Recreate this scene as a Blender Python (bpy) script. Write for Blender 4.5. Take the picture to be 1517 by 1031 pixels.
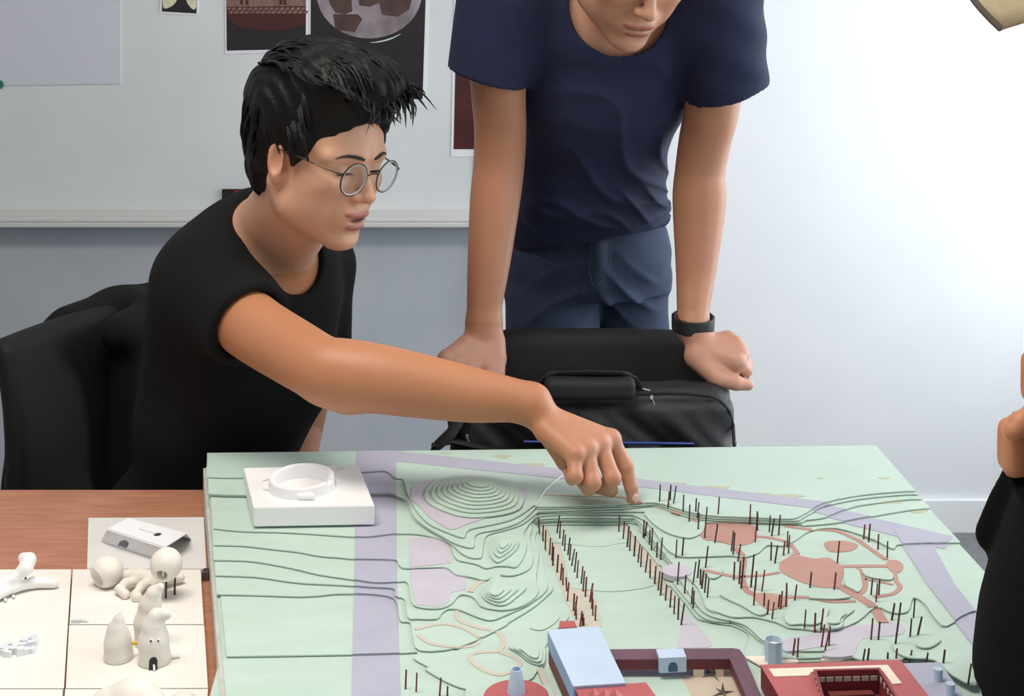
import bpy, bmesh, math, random
import numpy as np
from mathutils import Vector, Matrix, Euler
random.seed(7); RNG = np.random.default_rng(7)
SC = bpy.context.scene
for o in list(bpy.data.objects): bpy.data.objects.remove(o)
COL = SC.collection
PI = math.pi
# ---------------------------------------------------------------- camera, sky, lights, exposure
F, ZC, U0 = 1950.0, 1.43, 758.5          # focal length in pixels, eye height, principal column (1517 x 1031 frame)
cam = bpy.data.cameras.new('camera'); cam.sensor_width = 36; cam.lens = F/1517*36
cam.shift_y = -515.5/1517; cam.clip_start = 0.05
camo = bpy.data.objects.new('camera', cam); COL.objects.link(camo)
camo.location = (0, 0, ZC); camo.rotation_euler = (PI/2, 0, 0); SC.camera = camo
SC.view_settings.view_transform = 'Standard'; SC.view_settings.look = 'None'
SC.view_settings.gamma = 1; SC.view_settings.use_curve_mapping = False
SC.view_settings.exposure = 0.0
W = bpy.data.worlds.new('sky'); SC.world = W; W.use_nodes = True
bg = W.node_tree.nodes['Background']; bg.inputs[0].default_value = (0.93, 0.96, 1.0, 1); bg.inputs[1].default_value = 0.33
def area(name, loc, rot, sx, sy, power, color):
    l = bpy.data.lights.new(name, 'AREA'); l.shape = 'RECTANGLE'; l.size = sx; l.size_y = sy
    l.energy = power; l.color = color
    o = bpy.data.objects.new(name, l); COL.objects.link(o); o.location = loc; o.rotation_euler = rot
    return o
# daylight through the two windows of the right wall, and the fluorescent ceiling panels
area('daylight_back_window', (1.86, 2.62, 1.42), (0, PI/2, 0), 2.0, 1.45, 54, (0.92, 0.96, 1.0))
area('daylight_front_window', (1.86, 0.40, 1.42), (0, PI/2, 0), 2.0, 1.6, 40, (0.96, 0.98, 1.0))
area('ceiling_panel_light', (-0.55, 1.15, 2.70), (0, 0, 0), 1.2, 0.6, 34, (1.0, 0.93, 0.84))

# ---------------------------------------------------------------- helpers
def lin(c):
    return tuple((x/12.92 if x <= 0.04045 else ((x+0.055)/1.055)**2.4) for x in c)
def rgb(r, g, b): return lin((r/255, g/255, b/255))
def mat(name, c, rough=0.6, c2=None, scale=30, bump=0.0, bscale=200, metal=0.0, spec=0.5, sss=0.0, vcol=False, stretch=(1,1,1), coat=0.0, sheen=0.0):
    m = bpy.data.materials.new(name); m.use_nodes = True
    nt = m.node_tree; N = nt.nodes; L = nt.links
    b = N['Principled BSDF']; b.inputs['Roughness'].default_value = rough; b.inputs['Metallic'].default_value = metal
    b.inputs['Specular IOR Level'].default_value = spec
    if coat: b.inputs['Coat Weight'].default_value = coat
    if sheen: b.inputs['Sheen Weight'].default_value = sheen
    col = (*c, 1)
    b.inputs['Base Color'].default_value = col
    tc = N.new('ShaderNodeTexCoord'); mp = N.new('ShaderNodeMapping'); mp.inputs['Scale'].default_value = stretch
    L.new(tc.outputs['Object'], mp.inputs['Vector'])
    src = None
    if c2 is not None:
        no = N.new('ShaderNodeTexNoise'); no.inputs['Scale'].default_value = scale; no.inputs['Detail'].default_value = 4
        L.new(mp.outputs[0], no.inputs['Vector'])
        mx = N.new('ShaderNodeMix'); mx.data_type = 'RGBA'
        mr = N.new('ShaderNodeMapRange'); mr.inputs[1].default_value = 0.35; mr.inputs[2].default_value = 0.65
        L.new(no.outputs['Fac'], mr.inputs[0]); L.new(mr.outputs[0], mx.inputs[0])
        mx.inputs[6].default_value = col; mx.inputs[7].default_value = (*c2, 1)
        L.new(mx.outputs[2], b.inputs['Base Color']); src = mx.outputs[2]
    if vcol:
        at = N.new('ShaderNodeAttribute'); at.attribute_name = 'Col'
        if src is not None:
            m2 = N.new('ShaderNodeMix'); m2.data_type = 'RGBA'; m2.blend_type = 'MULTIPLY'; m2.inputs[0].default_value = 1
            L.new(src, m2.inputs[6]); L.new(at.outputs['Color'], m2.inputs[7]); L.new(m2.outputs[2], b.inputs['Base Color'])
        else: L.new(at.outputs['Color'], b.inputs['Base Color'])
    if sss:
        b.inputs['Subsurface Weight'].default_value = sss; b.inputs['Subsurface Radius'].default_value = (0.008, 0.003, 0.0015)
        b.inputs['Subsurface Scale'].default_value = 1.0
    if bump:
        n2 = N.new('ShaderNodeTexNoise'); n2.inputs['Scale'].default_value = bscale; n2.inputs['Detail'].default_value = 3
        L.new(mp.outputs[0], n2.inputs['Vector'])
        bp = N.new('ShaderNodeBump'); bp.inputs['Strength'].default_value = bump; bp.inputs['Distance'].default_value = 0.004
        L.new(n2.outputs['Fac'], bp.inputs['Height']); L.new(bp.outputs[0], b.inputs['Normal'])
    return m
def empty(name, loc=(0,0,0)):
    o = bpy.data.objects.new(name, None); COL.objects.link(o); o.location = loc; o.empty_display_size = .05
    return o
def tag(o, label=None, cat=None, group=None, kind=None):
    if label: o['label'] = label
    if cat: o['category'] = cat
    if group: o['group'] = group
    if kind: o['kind'] = kind
    return o
def thing(name, loc, label, cat, group=None): return tag(empty(name, loc), label, cat, group)
def link(name, me, m, parent=None, smooth=False):
    """Link mesh data (in world coordinates) as one object; children keep world coordinates relative to their parent's base."""
    o = bpy.data.objects.new(name, me); COL.objects.link(o)
    if m is not None:
        for x in (m if isinstance(m, (list, tuple)) else [m]): me.materials.append(x)
    if smooth: me.polygons.foreach_set('use_smooth', [True]*len(me.polygons))
    if parent is not None:
        o.parent = parent
        w = wloc(parent); me.transform(Matrix.Translation(-w))
    return o
def wloc(o):
    v = Vector((0,0,0))
    while o is not None: v += o.location; o = o.parent
    return v
def bm_obj(name, bm, m, parent=None, smooth=False):
    me = bpy.data.meshes.new(name); bmesh.ops.recalc_face_normals(bm, faces=bm.faces[:]); bm.to_mesh(me); bm.free()
    return link(name, me, m, parent, smooth)
def autosmooth(o, ang=35):
    me = o.data; me.polygons.foreach_set('use_smooth', [True]*len(me.polygons))
    try: me.set_sharp_from_angle(angle=math.radians(ang))
    except Exception: pass
    return o
def add_box(bm, lo, hi, bevel=0.0, rot=None, seg=2):
    c = [(lo[i]+hi[i])/2 for i in range(3)]; s = [hi[i]-lo[i] for i in range(3)]
    M = Matrix.Translation(c) @ (rot.to_4x4() if rot is not None else Matrix.Identity(4)) @ Matrix.Diagonal((*s, 1))
    g = bmesh.ops.create_cube(bm, size=1, matrix=M)
    if bevel:
        es = {e for v in g['verts'] for e in v.link_edges}
        bmesh.ops.bevel(bm, geom=list(es), offset=bevel, segments=seg, affect='EDGES', profile=0.5)
def box(name, lo, hi, m, parent=None, bevel=0.0, rot=None):
    bm = bmesh.new(); add_box(bm, lo, hi, bevel, rot)
    return bm_obj(name, bm, m, parent)
def add_tube(bm, pts, rad, n=8, cap=True, flat=1.0, closed=False):
    """Tube along points with radius (number or list)."""
    pts = [Vector(p) for p in pts]; k = len(pts)
    rs = rad if isinstance(rad, (list, tuple)) else [rad]*k
    rings = []; up = None
    for i, p in enumerate(pts):
        if closed: t = (pts[(i+1) % k]-pts[i-1])
        else: t = (pts[min(i+1, k-1)]-pts[max(i-1, 0)])
        t.normalize()
        if up is None: up = Vector((0,0,1)) if abs(t.z) < .9 else Vector((1,0,0))
        a = t.cross(up).normalized(); b = a.cross(t).normalized(); up = b
        rings.append([bm.verts.new(p + a*math.cos(2*PI*j/n)*rs[i] + b*math.sin(2*PI*j/n)*rs[i]*flat) for j in range(n)])
    R = range(k if closed else k-1)
    for i in R:
        A, B = rings[i], rings[(i+1) % k]
        for j in range(n): bm.faces.new((A[j], A[(j+1) % n], B[(j+1) % n], B[j]))
    if cap and not closed:
        bm.faces.new(rings[0][::-1]); bm.faces.new(rings[-1])
def tube(name, pts, rad, m, parent=None, n=8, smooth=True, flat=1.0, closed=False):
    bm = bmesh.new(); add_tube(bm, pts, rad, n, True, flat, closed)
    o = bm_obj(name, bm, m, parent); autosmooth(o, 50) if smooth else None
    return o
def add_lathe(bm, prof, c, n=32):
    """prof = [(r, z)...] around the vertical through c."""
    rings = []
    for r, z in prof:
        if r < 1e-6: rings.append([bm.verts.new((c[0], c[1], c[2]+z))])
        else: rings.append([bm.verts.new((c[0]+r*math.cos(2*PI*j/n), c[1]+r*math.sin(2*PI*j/n), c[2]+z)) for j in range(n)])
    for A, B in zip(rings, rings[1:]):
        for j in range(n):
            a0, a1 = A[j % len(A)], A[(j+1) % len(A)]; b0, b1 = B[j % len(B)], B[(j+1) % len(B)]
            vs = []
            for v in (a0, a1, b1, b0):
                if v not in vs: vs.append(v)
            if len(vs) >= 3: bm.faces.new(vs)
def add_prism(bm, poly, z0, z1):
    """poly: 2D points; z0/z1 numbers."""
    n = len(poly)
    lo = [bm.verts.new((p[0], p[1], z0)) for p in poly]; hi = [bm.verts.new((p[0], p[1], z1)) for p in poly]
    for i in range(n):
        j = (i+1) % n; bm.faces.new((lo[i], lo[j], hi[j], hi[i]))
    top = bm.faces.new(hi); bot = bm.faces.new(lo[::-1]); top.normal_update(); bot.normal_update()
    bmesh.ops.triangulate(bm, faces=[top, bot], quad_method='BEAUTY', ngon_method='EAR_CLIP')
def prism(name, poly, z0, z1, m, parent=None):
    bm = bmesh.new(); add_prism(bm, poly, z0, z1); return bm_obj(name, bm, m, parent)
# pixel of the photograph -> point of the room, on a level plane or at a depth
def G(u, v, z):
    y = F*(ZC-z)/v; return (y*(u-U0)/F, y)
def P(u, v, y): return np.array(((u-U0)/F*y, y, ZC-v*y/F))
def smooth_line(pts, sub=4, closed=False):
    """Catmull-Rom through 2D points."""
    out = []; n = len(pts); pts = [np.array(p, float) for p in pts]
    rng = range(n if closed else n-1)
    for i in rng:
        if closed: a, b, c, d = pts[i-1], pts[i], pts[(i+1) % n], pts[(i+2) % n]
        else: a, b, c, d = pts[max(i-1, 0)], pts[i], pts[i+1], pts[min(i+2, n-1)]
        for k in range(sub):
            t = k/sub
            out.append(tuple(.5*((2*b)+(-a+c)*t+(2*a-5*b+4*c-d)*t*t+(-a+3*b-3*c+d)*t**3)))
    if not closed: out.append(tuple(pts[-1]))
    return out

# ---------------------------------------------------------------- implicit surfaces (one continuous skin per body or garment)
f4 = np.float32
def V3(*a): return np.array(a, f4)
def ln(q): return np.sqrt(np.einsum('ij,ij->i', q, q))
def rc(p, a, b, ra, rb):
    a = np.asarray(a, f4); b = np.asarray(b, f4); ab = b-a
    t = np.clip(((p-a)@ab)/max(float(ab@ab), 1e-9), 0, 1)
    return ln(p-a-t[:, None]*ab)-(ra+t*(rb-ra))
def chain(p, pts, rs, k=0.0):
    d = None
    for i in range(len(pts)-1):
        e = rc(p, pts[i], pts[i+1], rs[i], rs[i+1]); d = e if d is None else (smin(d, e, k) if k else np.minimum(d, e))
    return d
def ell(p, c, r, A=None):
    q = p-np.asarray(c, f4)
    if A is not None: q = q@np.asarray(A, f4).T
    r = np.asarray(r, f4); u = q/r; k0 = ln(u); k1 = ln(u/r)
    return k0*(k0-1)/np.maximum(k1, 1e-6)
def rbox(p, c, h, r, A=None):
    q = p-np.asarray(c, f4)
    if A is not None: q = q@np.asarray(A, f4).T
    q = np.abs(q)-(np.asarray(h, f4)-r)
    return ln(np.maximum(q, 0))+np.minimum(q.max(1), 0)-r
def smin(a, b, k):
    h = np.maximum(k-np.abs(a-b), 0)/k; return np.minimum(a, b)-h*h*k*.25
def smax(a, b, k): return -smin(-a, -b, k)
def near(p, c, r, fn, pad=0.05):
    d0 = ln(p-np.asarray(c, f4))-r; m = d0 < pad
    if m.any(): d0[m] = fn(p[m])
    return d0
_FK = [(RNG.normal(size=3), RNG.uniform(0, 6.28)) for _ in range(12)]
def folds(p, freq, M=(1,1,1), s=0):
    """soft drapery: warped sines in a stretched space, about -1..1"""
    q = p*np.asarray(M, f4)*freq; out = 0
    for i in range(4):
        (k, ph), (k2, ph2) = _FK[(i+s) % 12], _FK[(i+5+s) % 12]
        out = out+np.sin(q@k.astype(f4)+ph+1.3*np.sin((q*.6)@k2.astype(f4)+ph2))
    return out*.25
def axes(fwd, up):
    """rows: forward, left, up"""
    fwd = np.asarray(fwd, float); fwd /= np.linalg.norm(fwd)
    left = np.cross(up, fwd); left /= np.linalg.norm(left); u = np.cross(fwd, left)
    return np.array([fwd, left, u], f4)
def surface(name, fn, lo, hi, h, m, parent=None, color=None, B=8, margin=1.7):
    lo = np.asarray(lo, f4); hi = np.asarray(hi, f4)
    nb = np.ceil((hi-lo)/(h*B)).astype(int); n = nb*B
    bc = np.stack(np.meshgrid(*[(np.arange(k)+.5)*B*h for k in nb], indexing='ij'), -1).reshape(-1, 3).astype(f4)+lo
    dc = fn(bc)
    D = np.broadcast_to(dc.reshape(nb[0], 1, nb[1], 1, nb[2], 1), (nb[0], B, nb[1], B, nb[2], B)).astype(f4).copy()
    act = np.where(np.abs(dc) < margin*.87*B*h)[0]
    off = (np.stack(np.meshgrid(*[np.arange(B)]*3, indexing='ij'), -1).reshape(-1, 3).astype(f4)+.5)*h
    ai, aj, ak = np.unravel_index(act, nb)
    for s in range(0, len(act), 700):
        sl = slice(s, s+700)
        pts = (np.stack([ai[sl], aj[sl], ak[sl]], 1).astype(f4)*B*h+lo)[:, None, :]+off[None]
        v = fn(pts.reshape(-1, 3)).reshape(-1, B, B, B)
        D[ai[sl], :, aj[sl], :, ak[sl], :] = v
    D = D.reshape(n)
    D[0], D[-1], D[:, 0], D[:, -1], D[:, :, 0], D[:, :, -1] = [h]*6
    S = D < 0
    cnt = np.zeros(tuple(n-1), np.int8)
    for a in (0, 1):
        for b in (0, 1):
            for c in (0, 1): cnt += S[a:n[0]-1+a, b:n[1]-1+b, c:n[2]-1+c]
    ci = np.argwhere((cnt > 0) & (cnt < 8))
    acc = np.zeros((len(ci), 3), f4); w = np.zeros(len(ci), f4)
    X, Y, Z = ci.T
    for ax in range(3):
        for a in (0, 1):
            for b in (0, 1):
                o1 = [0, 0, 0]; o1[(ax+1) % 3] = a; o1[(ax+2) % 3] = b; o2 = list(o1); o2[ax] = 1
                d1 = D[X+o1[0], Y+o1[1], Z+o1[2]]; d2 = D[X+o2[0], Y+o2[1], Z+o2[2]]
                k = (d1 < 0) != (d2 < 0); t = d1[k]/(d1[k]-d2[k])
                q = np.tile(np.array(o1, f4), (k.sum(), 1)); q[:, ax] += t
                acc[k] += q; w[k] += 1
    verts = (ci+acc/w[:, None]+.5)*h+lo
    idx = np.full(tuple(n-1), -1, np.int32); idx[X, Y, Z] = np.arange(len(ci))
    quads = []
    for ax in range(3):
        b_, c_ = (ax+1) % 3, (ax+2) % 3
        s1 = np.take(S, range(n[ax]-1), ax); s2 = np.take(S, range(1, n[ax]), ax)
        e = np.argwhere(s1 != s2); e = e[(e[:, b_] > 0) & (e[:, c_] > 0) & (e[:, b_] < n[b_]-1) & (e[:, c_] < n[c_]-1)]
        ins = S[e[:, 0], e[:, 1], e[:, 2]]
        def at(db, dc_):
            q = e.copy(); q[:, b_] -= db; q[:, c_] -= dc_; return idx[q[:, 0], q[:, 1], q[:, 2]]
        Q = np.stack([at(1, 1), at(0, 1), at(0, 0), at(1, 0)], 1)
        Q[~ins] = Q[~ins][:, ::-1]; quads.append(Q)
    quads = np.concatenate(quads); quads = quads[(quads >= 0).all(1)]
    me = bpy.data.meshes.new(name); nv, nf = len(verts), len(quads)
    me.vertices.add(nv); me.vertices.foreach_set('co', verts.astype(f4).ravel())
    me.loops.add(nf*4); me.loops.foreach_set('vertex_index', quads.astype(np.int32).ravel())
    me.polygons.add(nf); me.polygons.foreach_set('loop_start', np.arange(0, nf*4, 4, dtype=np.int32))
    me.update(calc_edges=True); me.validate()
    me.polygons.foreach_set('use_smooth', np.ones(len(me.polygons), bool))
    if color is not None:
        c = np.ones((nv, 4), f4); c[:, :3] = color(verts.astype(f4))
        at_ = me.attributes.new('Col', 'FLOAT_COLOR', 'POINT'); at_.data.foreach_set('color', c.ravel())
    return link(name, me, m, parent)

# ---------------------------------------------------------------- materials
M = {}
M['wall_grey'] = mat('wall_grey_paint', rgb(184,189,196), .8, rgb(176,182,190), 6, .05, 300)
M['wall_white'] = mat('wall_white_paint', rgb(226,228,231), .8, rgb(222,225,229), 5, .05, 300)
M['floor'] = mat('floor_vinyl', rgb(120,122,124), .5, rgb(108,110,114), 40)
M['ceiling'] = mat('ceiling_paint', rgb(225,225,222), .9)
M['white_trim'] = mat('white_trim_paint', rgb(232,234,236), .5)
M['board_white'] = mat('whiteboard_enamel', rgb(222,225,226), .35, rgb(214,218,220), 3)
M['tray'] = mat('whiteboard_tray', rgb(208,208,206), .4)
M['paper_lilac'] = mat('lilac_paper', rgb(210,211,221), .8, rgb(205,207,218), 4)
M['print_white'] = mat('print_border_paper', rgb(228,229,236), .6)
M['print_black'] = mat('print_black_ink', rgb(34,30,32), .45, rgb(26,24,27), 8)
M['print_red'] = mat('print_dark_red_ink', rgb(78,30,30), .45, rgb(58,24,26), 10)
M['print_brown'] = mat('print_brown_ink', rgb(84,62,58), .5, rgb(66,46,44), 20)
M['print_grey'] = mat('print_pottery_grey', rgb(160,150,156), .5, rgb(118,106,110), 12)
M['print_cream'] = mat('print_cream', rgb(226,222,196), .6, rgb(206,200,164), 60)
M['print_tan'] = mat('print_tan', rgb(140,108,96), .6, rgb(112,84,76), 40)
M['card_red'] = mat('card_red_ink', rgb(200,36,44), .5)
M['magnet'] = mat('green_magnet', rgb(16,110,90), .4)
M['table'] = mat('brown_wood_laminate', rgb(190,134,106), .42, rgb(172,116,90), 14, stretch=(1.2, 9, 9))
M['steel'] = mat('grey_steel', rgb(120,122,126), .35, metal=.9)
M['clay'] = mat('white_clay', rgb(236,231,222), .75, rgb(226,219,207), 25, .35, 60)
M['clay_grey'] = mat('pale_grey_clay', rgb(230,228,221), .75, rgb(219,215,206), 25, .3, 70)
M['foam'] = mat('white_foam_board', rgb(240,236,230), .8, rgb(234,229,221), 8)
M['foam_cool'] = mat('white_paper_card', rgb(236,237,240), .8)
M['card_grey'] = mat('pale_card', rgb(222,220,218), .8)
M['plaster'] = mat('white_plaster', rgb(240,240,241), .6)
M['fragment'] = mat('clear_crumbs', rgb(228,232,236), .25)
M['black_plastic'] = mat('black_plastic', rgb(22,22,24), .4)
M['yellow'] = mat('yellow_stick', rgb(222,186,62), .6)
M['red_bead'] = mat('red_bead', rgb(150,40,36), .5)
M['mint'] = mat('mint_paint', rgb(190,210,199), .75, rgb(184,205,193), 12, .12, 500, stretch=(1, 4, 1))
M['mint_worn'] = mat('worn_mint_paint', rgb(188,209,200), .75, rgb(182,204,194), 9, .1, 400)
M['mint_side'] = mat('foam_side', rgb(206,204,196), .8, rgb(190,188,180), 40)
M['lilac'] = mat('lilac_street_paint', rgb(177,177,194), .75, rgb(172,172,190), 20, .05, 400)
M['plaza'] = mat('pale_lilac_plaza', rgb(198,192,204), .75, rgb(192,186,198), 20)
M['pink'] = mat('salmon_plaza_paint', rgb(188,146,134), .75, rgb(181,139,128), 25)
M['pink_pale'] = mat('pale_pink_path', rgb(198,192,178), .75)
M['tan_path'] = mat('tan_path', rgb(190,160,140), .75)
M['rust'] = mat('worn_card', rgb(184,186,160), .8)
M['skewer'] = mat('dark_skewer', rgb(84,50,44), .6, rgb(66,42,40), 200)
M['skewer_red'] = mat('red_brown_skewer', rgb(124,54,48), .6, rgb(100,46,42), 200)
M['blue_pale'] = mat('pale_blue_paint', rgb(192,210,230), .65, rgb(185,204,226), 25)
M['blue'] = mat('blue_paint', rgb(150,180,216), .65, rgb(140,168,206), 25)
M['maroon'] = mat('maroon_paint', rgb(116,46,56), .6, rgb(100,40,50), 30)
M['maroon_top'] = mat('purple_brown_paint', rgb(112,80,94), .6, rgb(100,70,84), 30)
M['red_roof'] = mat('red_roof_paint', rgb(186,100,102), .6, rgb(177,92,94), 25)
M['red_wall'] = mat('crimson_paint', rgb(150,60,68), .6, rgb(136,54,62), 25)
M['brown_wall'] = mat('brown_red_paint', rgb(120,60,56), .6)
M['cream'] = mat('cream_card', rgb(236,222,206), .8)
M['sand'] = mat('sand_court', rgb(208,192,172), .8, rgb(196,180,160), 20)
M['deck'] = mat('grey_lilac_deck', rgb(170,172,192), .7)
M['grey_star'] = mat('grey_star_card', rgb(128,124,122), .8)
M['skin'] = mat('skin', (1,1,1), .48, vcol=True, sss=.10, bump=.10, bscale=900)
M['eye_white'] = mat('eye_white', rgb(228,222,216), .2)
M['iris'] = mat('dark_iris', rgb(30,20,16), .15)
M['hair'] = mat('black_hair', rgb(9,9,10), .5, rgb(13,12,13), 60, .25, 160, spec=.22)
M['brow'] = mat('eyebrow_hair', rgb(50,39,34), .7)
M['black_cloth'] = mat('black_cotton', rgb(15,15,17), .9, rgb(12,12,14), 30, .25, 900, spec=.25)
M['dark_jeans'] = mat('black_trousers', rgb(24,25,30), .85)
M['navy'] = mat('navy_cotton', rgb(20,29,64), .85, rgb(18,26,58), 30, .2, 900)
M['navy_seam'] = mat('navy_seam', rgb(34,44,80), .85)
M['denim'] = mat('dark_blue_denim', rgb(44,58,86), .8, rgb(37,50,76), 40, .4, 1200)
M['denim_seam'] = mat('denim_seam', rgb(58,74,102), .8)
M['coat'] = mat('black_wool', rgb(10,10,12), .95, rgb(8,8,10), 60, .3, 700, spec=.15)
M['jacket'] = mat('black_jacket_cloth', rgb(13,13,16), .85, rgb(11,11,13), 30, .3, 500, spec=.25)
M['chair'] = mat('charcoal_chair_fabric', rgb(15,16,19), .65, rgb(12,13,16), 60, .25, 900, spec=.35)
M['chair_plastic'] = mat('chair_black_plastic', rgb(20,20,22), .45)
M['bag'] = mat('black_nylon', rgb(23,24,30), .48, rgb(20,21,27), 40, .25, 900)
M['bag_strap'] = mat('bag_webbing', rgb(18,19,22), .7)
M['bag_blue'] = mat('blue_piping', rgb(44,72,158), .5)
M['zip'] = mat('zip_metal', rgb(190,194,200), .3, metal=.8)
M['cap'] = mat('beige_cap_cloth', rgb(196,180,148), .85, rgb(186,170,138), 60, .2, 800)
M['cap_edge'] = mat('dark_cap_edge', rgb(92,80,74), .85)
M['wrist'] = mat('black_wristband', rgb(24,26,28), .5)
M['wire'] = mat('dark_wire_frame', rgb(58,48,44), .3, metal=.7)
M['rim'] = mat('clear_grey_rim', rgb(170,176,178), .2)
M['shoe'] = mat('dark_shoe', rgb(30,30,32), .6)
gl = bpy.data.materials.new('lens_glass'); gl.use_nodes = True
_n = gl.node_tree.nodes; _n.clear(); _o = _n.new('ShaderNodeOutputMaterial'); _t = _n.new('ShaderNodeBsdfTransparent'); _g = _n.new('ShaderNodeBsdfGlossy'); _m = _n.new('ShaderNodeMixShader')
_t.inputs[0].default_value = (.97,.98,.98,1); _g.inputs[1].default_value = .02; _m.inputs[0].default_value = .025
for a, b in ((_t.outputs[0], _m.inputs[1]), (_g.outputs[0], _m.inputs[2]), (_m.outputs[0], _o.inputs[0])): gl.node_tree.links.new(a, b)
M['glass'] = gl
# ---------------------------------------------------------------- the room
YB = 3.60; XL, XR = -2.6, 1.75; YF = -1.6; HC = 2.75
def structure(o): o['kind'] = 'structure'; return o
structure(box('floor', (XL-.1, YF, -.1), (XR+.1, YB+.1, 0), M['floor']))
structure(box('ceiling', (XL-.1, YF, HC), (XR+.1, YB+.1, HC+.1), M['ceiling']))
structure(box('wall_back', (XL-.1, YB, 0), (-.03, YB+.1, HC), M['wall_grey']))
structure(box('wall_back_right', (-.03, YB-.05, 0), (XR+.1, YB+.1, HC), M['wall_white']))
structure(box('wall_left', (XL-.1, YF, 0), (XL, YB, HC), M['wall_grey']))
# right wall with two window openings
WIN = [(-.45, 1.25), (1.80, 3.40)]; WZ = (.42, 2.46)
bm = bmesh.new()
add_box(bm, (XR, YF, 0), (XR+.1, YB-.05, WZ[0])); add_box(bm, (XR, YF, WZ[1]), (XR+.1, YB-.05, HC))
for y0, y1 in ((YF, WIN[0][0]), (WIN[0][1], WIN[1][0]), (WIN[1][1], YB-.05)): add_box(bm, (XR, y0, WZ[0]), (XR+.1, y1, WZ[1]))
structure(bm_obj('wall_right', bm, M['wall_white']))
for i, (y0, y1) in enumerate(WIN):
    w = structure(empty('window_%d' % (i+1), (XR+.05, (y0+y1)/2, WZ[0])))
    bm = bmesh.new()
    for a, b in (((y0, WZ[0]), (y0+.05, WZ[1])), ((y1-.05, WZ[0]), (y1, WZ[1])), ((y0, WZ[0]), (y1, WZ[0]+.05)), ((y0, WZ[1]-.05), (y1, WZ[1])), (((y0+y1)/2-.03, WZ[0]), ((y0+y1)/2+.03, WZ[1]))):
        add_box(bm, (XR+.03, a[0], a[1]), (XR+.08, b[0], b[1]))
    bm_obj('window_frame', bm, M['white_trim'], w)
    box('window_pane', (XR+.052, y0+.04, WZ[0]+.04), (XR+.056, y1-.04, WZ[1]-.04), M['glass'], w)
    box('window_sill', (XR-.06, y0-.03, WZ[0]-.03), (XR+.03, y1+.03, WZ[0]), M['white_trim'], w)
bm = bmesh.new(); add_box(bm, (-.03, YB-.066, 0), (XR, YB-.05, .085)); structure(bm_obj('baseboard_back', bm, M['white_trim']))
bm = bmesh.new(); add_box(bm, (XL, YB-.014, 0), (-.03, YB, .085)); structure(bm_obj('baseboard_back_left', bm, M['white_trim']))

# ---------------------------------------------------------------- whiteboard and what is pinned on it
def wallpoly(name, px, y, t, m, parent=None):
    """flat piece lying against the back wall, outline given in pixels at depth y; thickness t towards the room"""
    bm = bmesh.new(); pts = [P(u, v, y) for u, v in px]
    a = [bm.verts.new((p[0], y-t, p[2])) for p in pts]; b = [bm.verts.new((p[0], y, p[2])) for p in pts]
    n = len(a); f1 = bm.faces.new(a); f2 = bm.faces.new(b[::-1])
    for i in range(n): bm.faces.new((a[i], b[i], b[(i+1) % n], a[(i+1) % n]))
    f1.normal_update(); f2.normal_update(); bmesh.ops.triangulate(bm, faces=[f1, f2], ngon_method='EAR_CLIP')
    return bm_obj(name, bm, m, parent)
def rect(u0, v0, u1, v1): return [(u0, v0), (u1, v0), (u1, v1), (u0, v1)]
YW = YB-.026
wb = thing('whiteboard', (-1.2, YB, .83), 'wide white enamel whiteboard on the grey wall behind the two men', 'whiteboard')
box('board_surface', (-2.45, YB-.026, .86), (-.09, YB-.001, 2.2), M['board_white'], wb)
bm = bmesh.new(); add_box(bm, (-2.47, YB-.085, .822), (-.075, YB-.001, .836), .003); add_box(bm, (-2.47, YB-.085, .836), (-.075, YB-.078, .846), .002)
add_box(bm, (-2.47, YB-.03, .836), (-.075, YB-.001, .862))
bm_obj('tray', bm, M['tray'], wb)
bm = bmesh.new(); add_box(bm, (-2.47, YB-.032, .84), (-2.44, YB-.001, 2.22)); add_box(bm, (-.10, YB-.032, .84), (-.07, YB-.001, 2.22)); add_box(bm, (-2.47, YB-.032, 2.19), (-.07, YB-.001, 2.22))
bm_obj('frame', bm, M['tray'], wb)
sh = tag(wallpoly('paper_sheet', [(-150, -170), (179, -172), (179, 124), (0, 127), (-150, 128)], YW, .003, M['paper_lilac']),
         'blank pale lilac paper sheet at the left end of the whiteboard', 'paper')
bm = bmesh.new(); c = P(-1, 125, YW-.003)
bmesh.ops.create_cone(bm, cap_ends=True, segments=20, radius1=.012, radius2=.010, depth=.008, matrix=Matrix.Translation((c[0], c[1]-.004, c[2])) @ Matrix.Rotation(PI/2, 4, 'X'))
tag(bm_obj('magnet', bm, M['magnet']), 'small green round magnet at the lower edge of the lilac sheet', 'magnet')
# small card with two cream wings
b = thing('photo_print', P(266, 22, YW), 'small black print with two cream wing shapes between lilac sheet and vase print', 'print', 'prints pinned on the whiteboard')
wallpoly('paper', [(238, -60), (296, -58), (294, 23), (237, 20)], YW, .002, M['print_white'], b)
wallpoly('ink_field', [(241, -57), (293, -55), (291, 20), (240, 17)], YW-.002, .0006, M['print_black'], b)
for pts in ([(242, -20), (252, -26), (260, -12), (262, 0), (256, 8), (248, 12), (243, 12), (241, 4)], [(274, -14), (284, -26), (291, -18), (291, 2), (290, 12), (286, 14), (280, 8), (276, 0)]):
    wallpoly('wing', smooth_line(pts, 3, True), YW-.0026, .0006, M['print_cream'], b)
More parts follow.
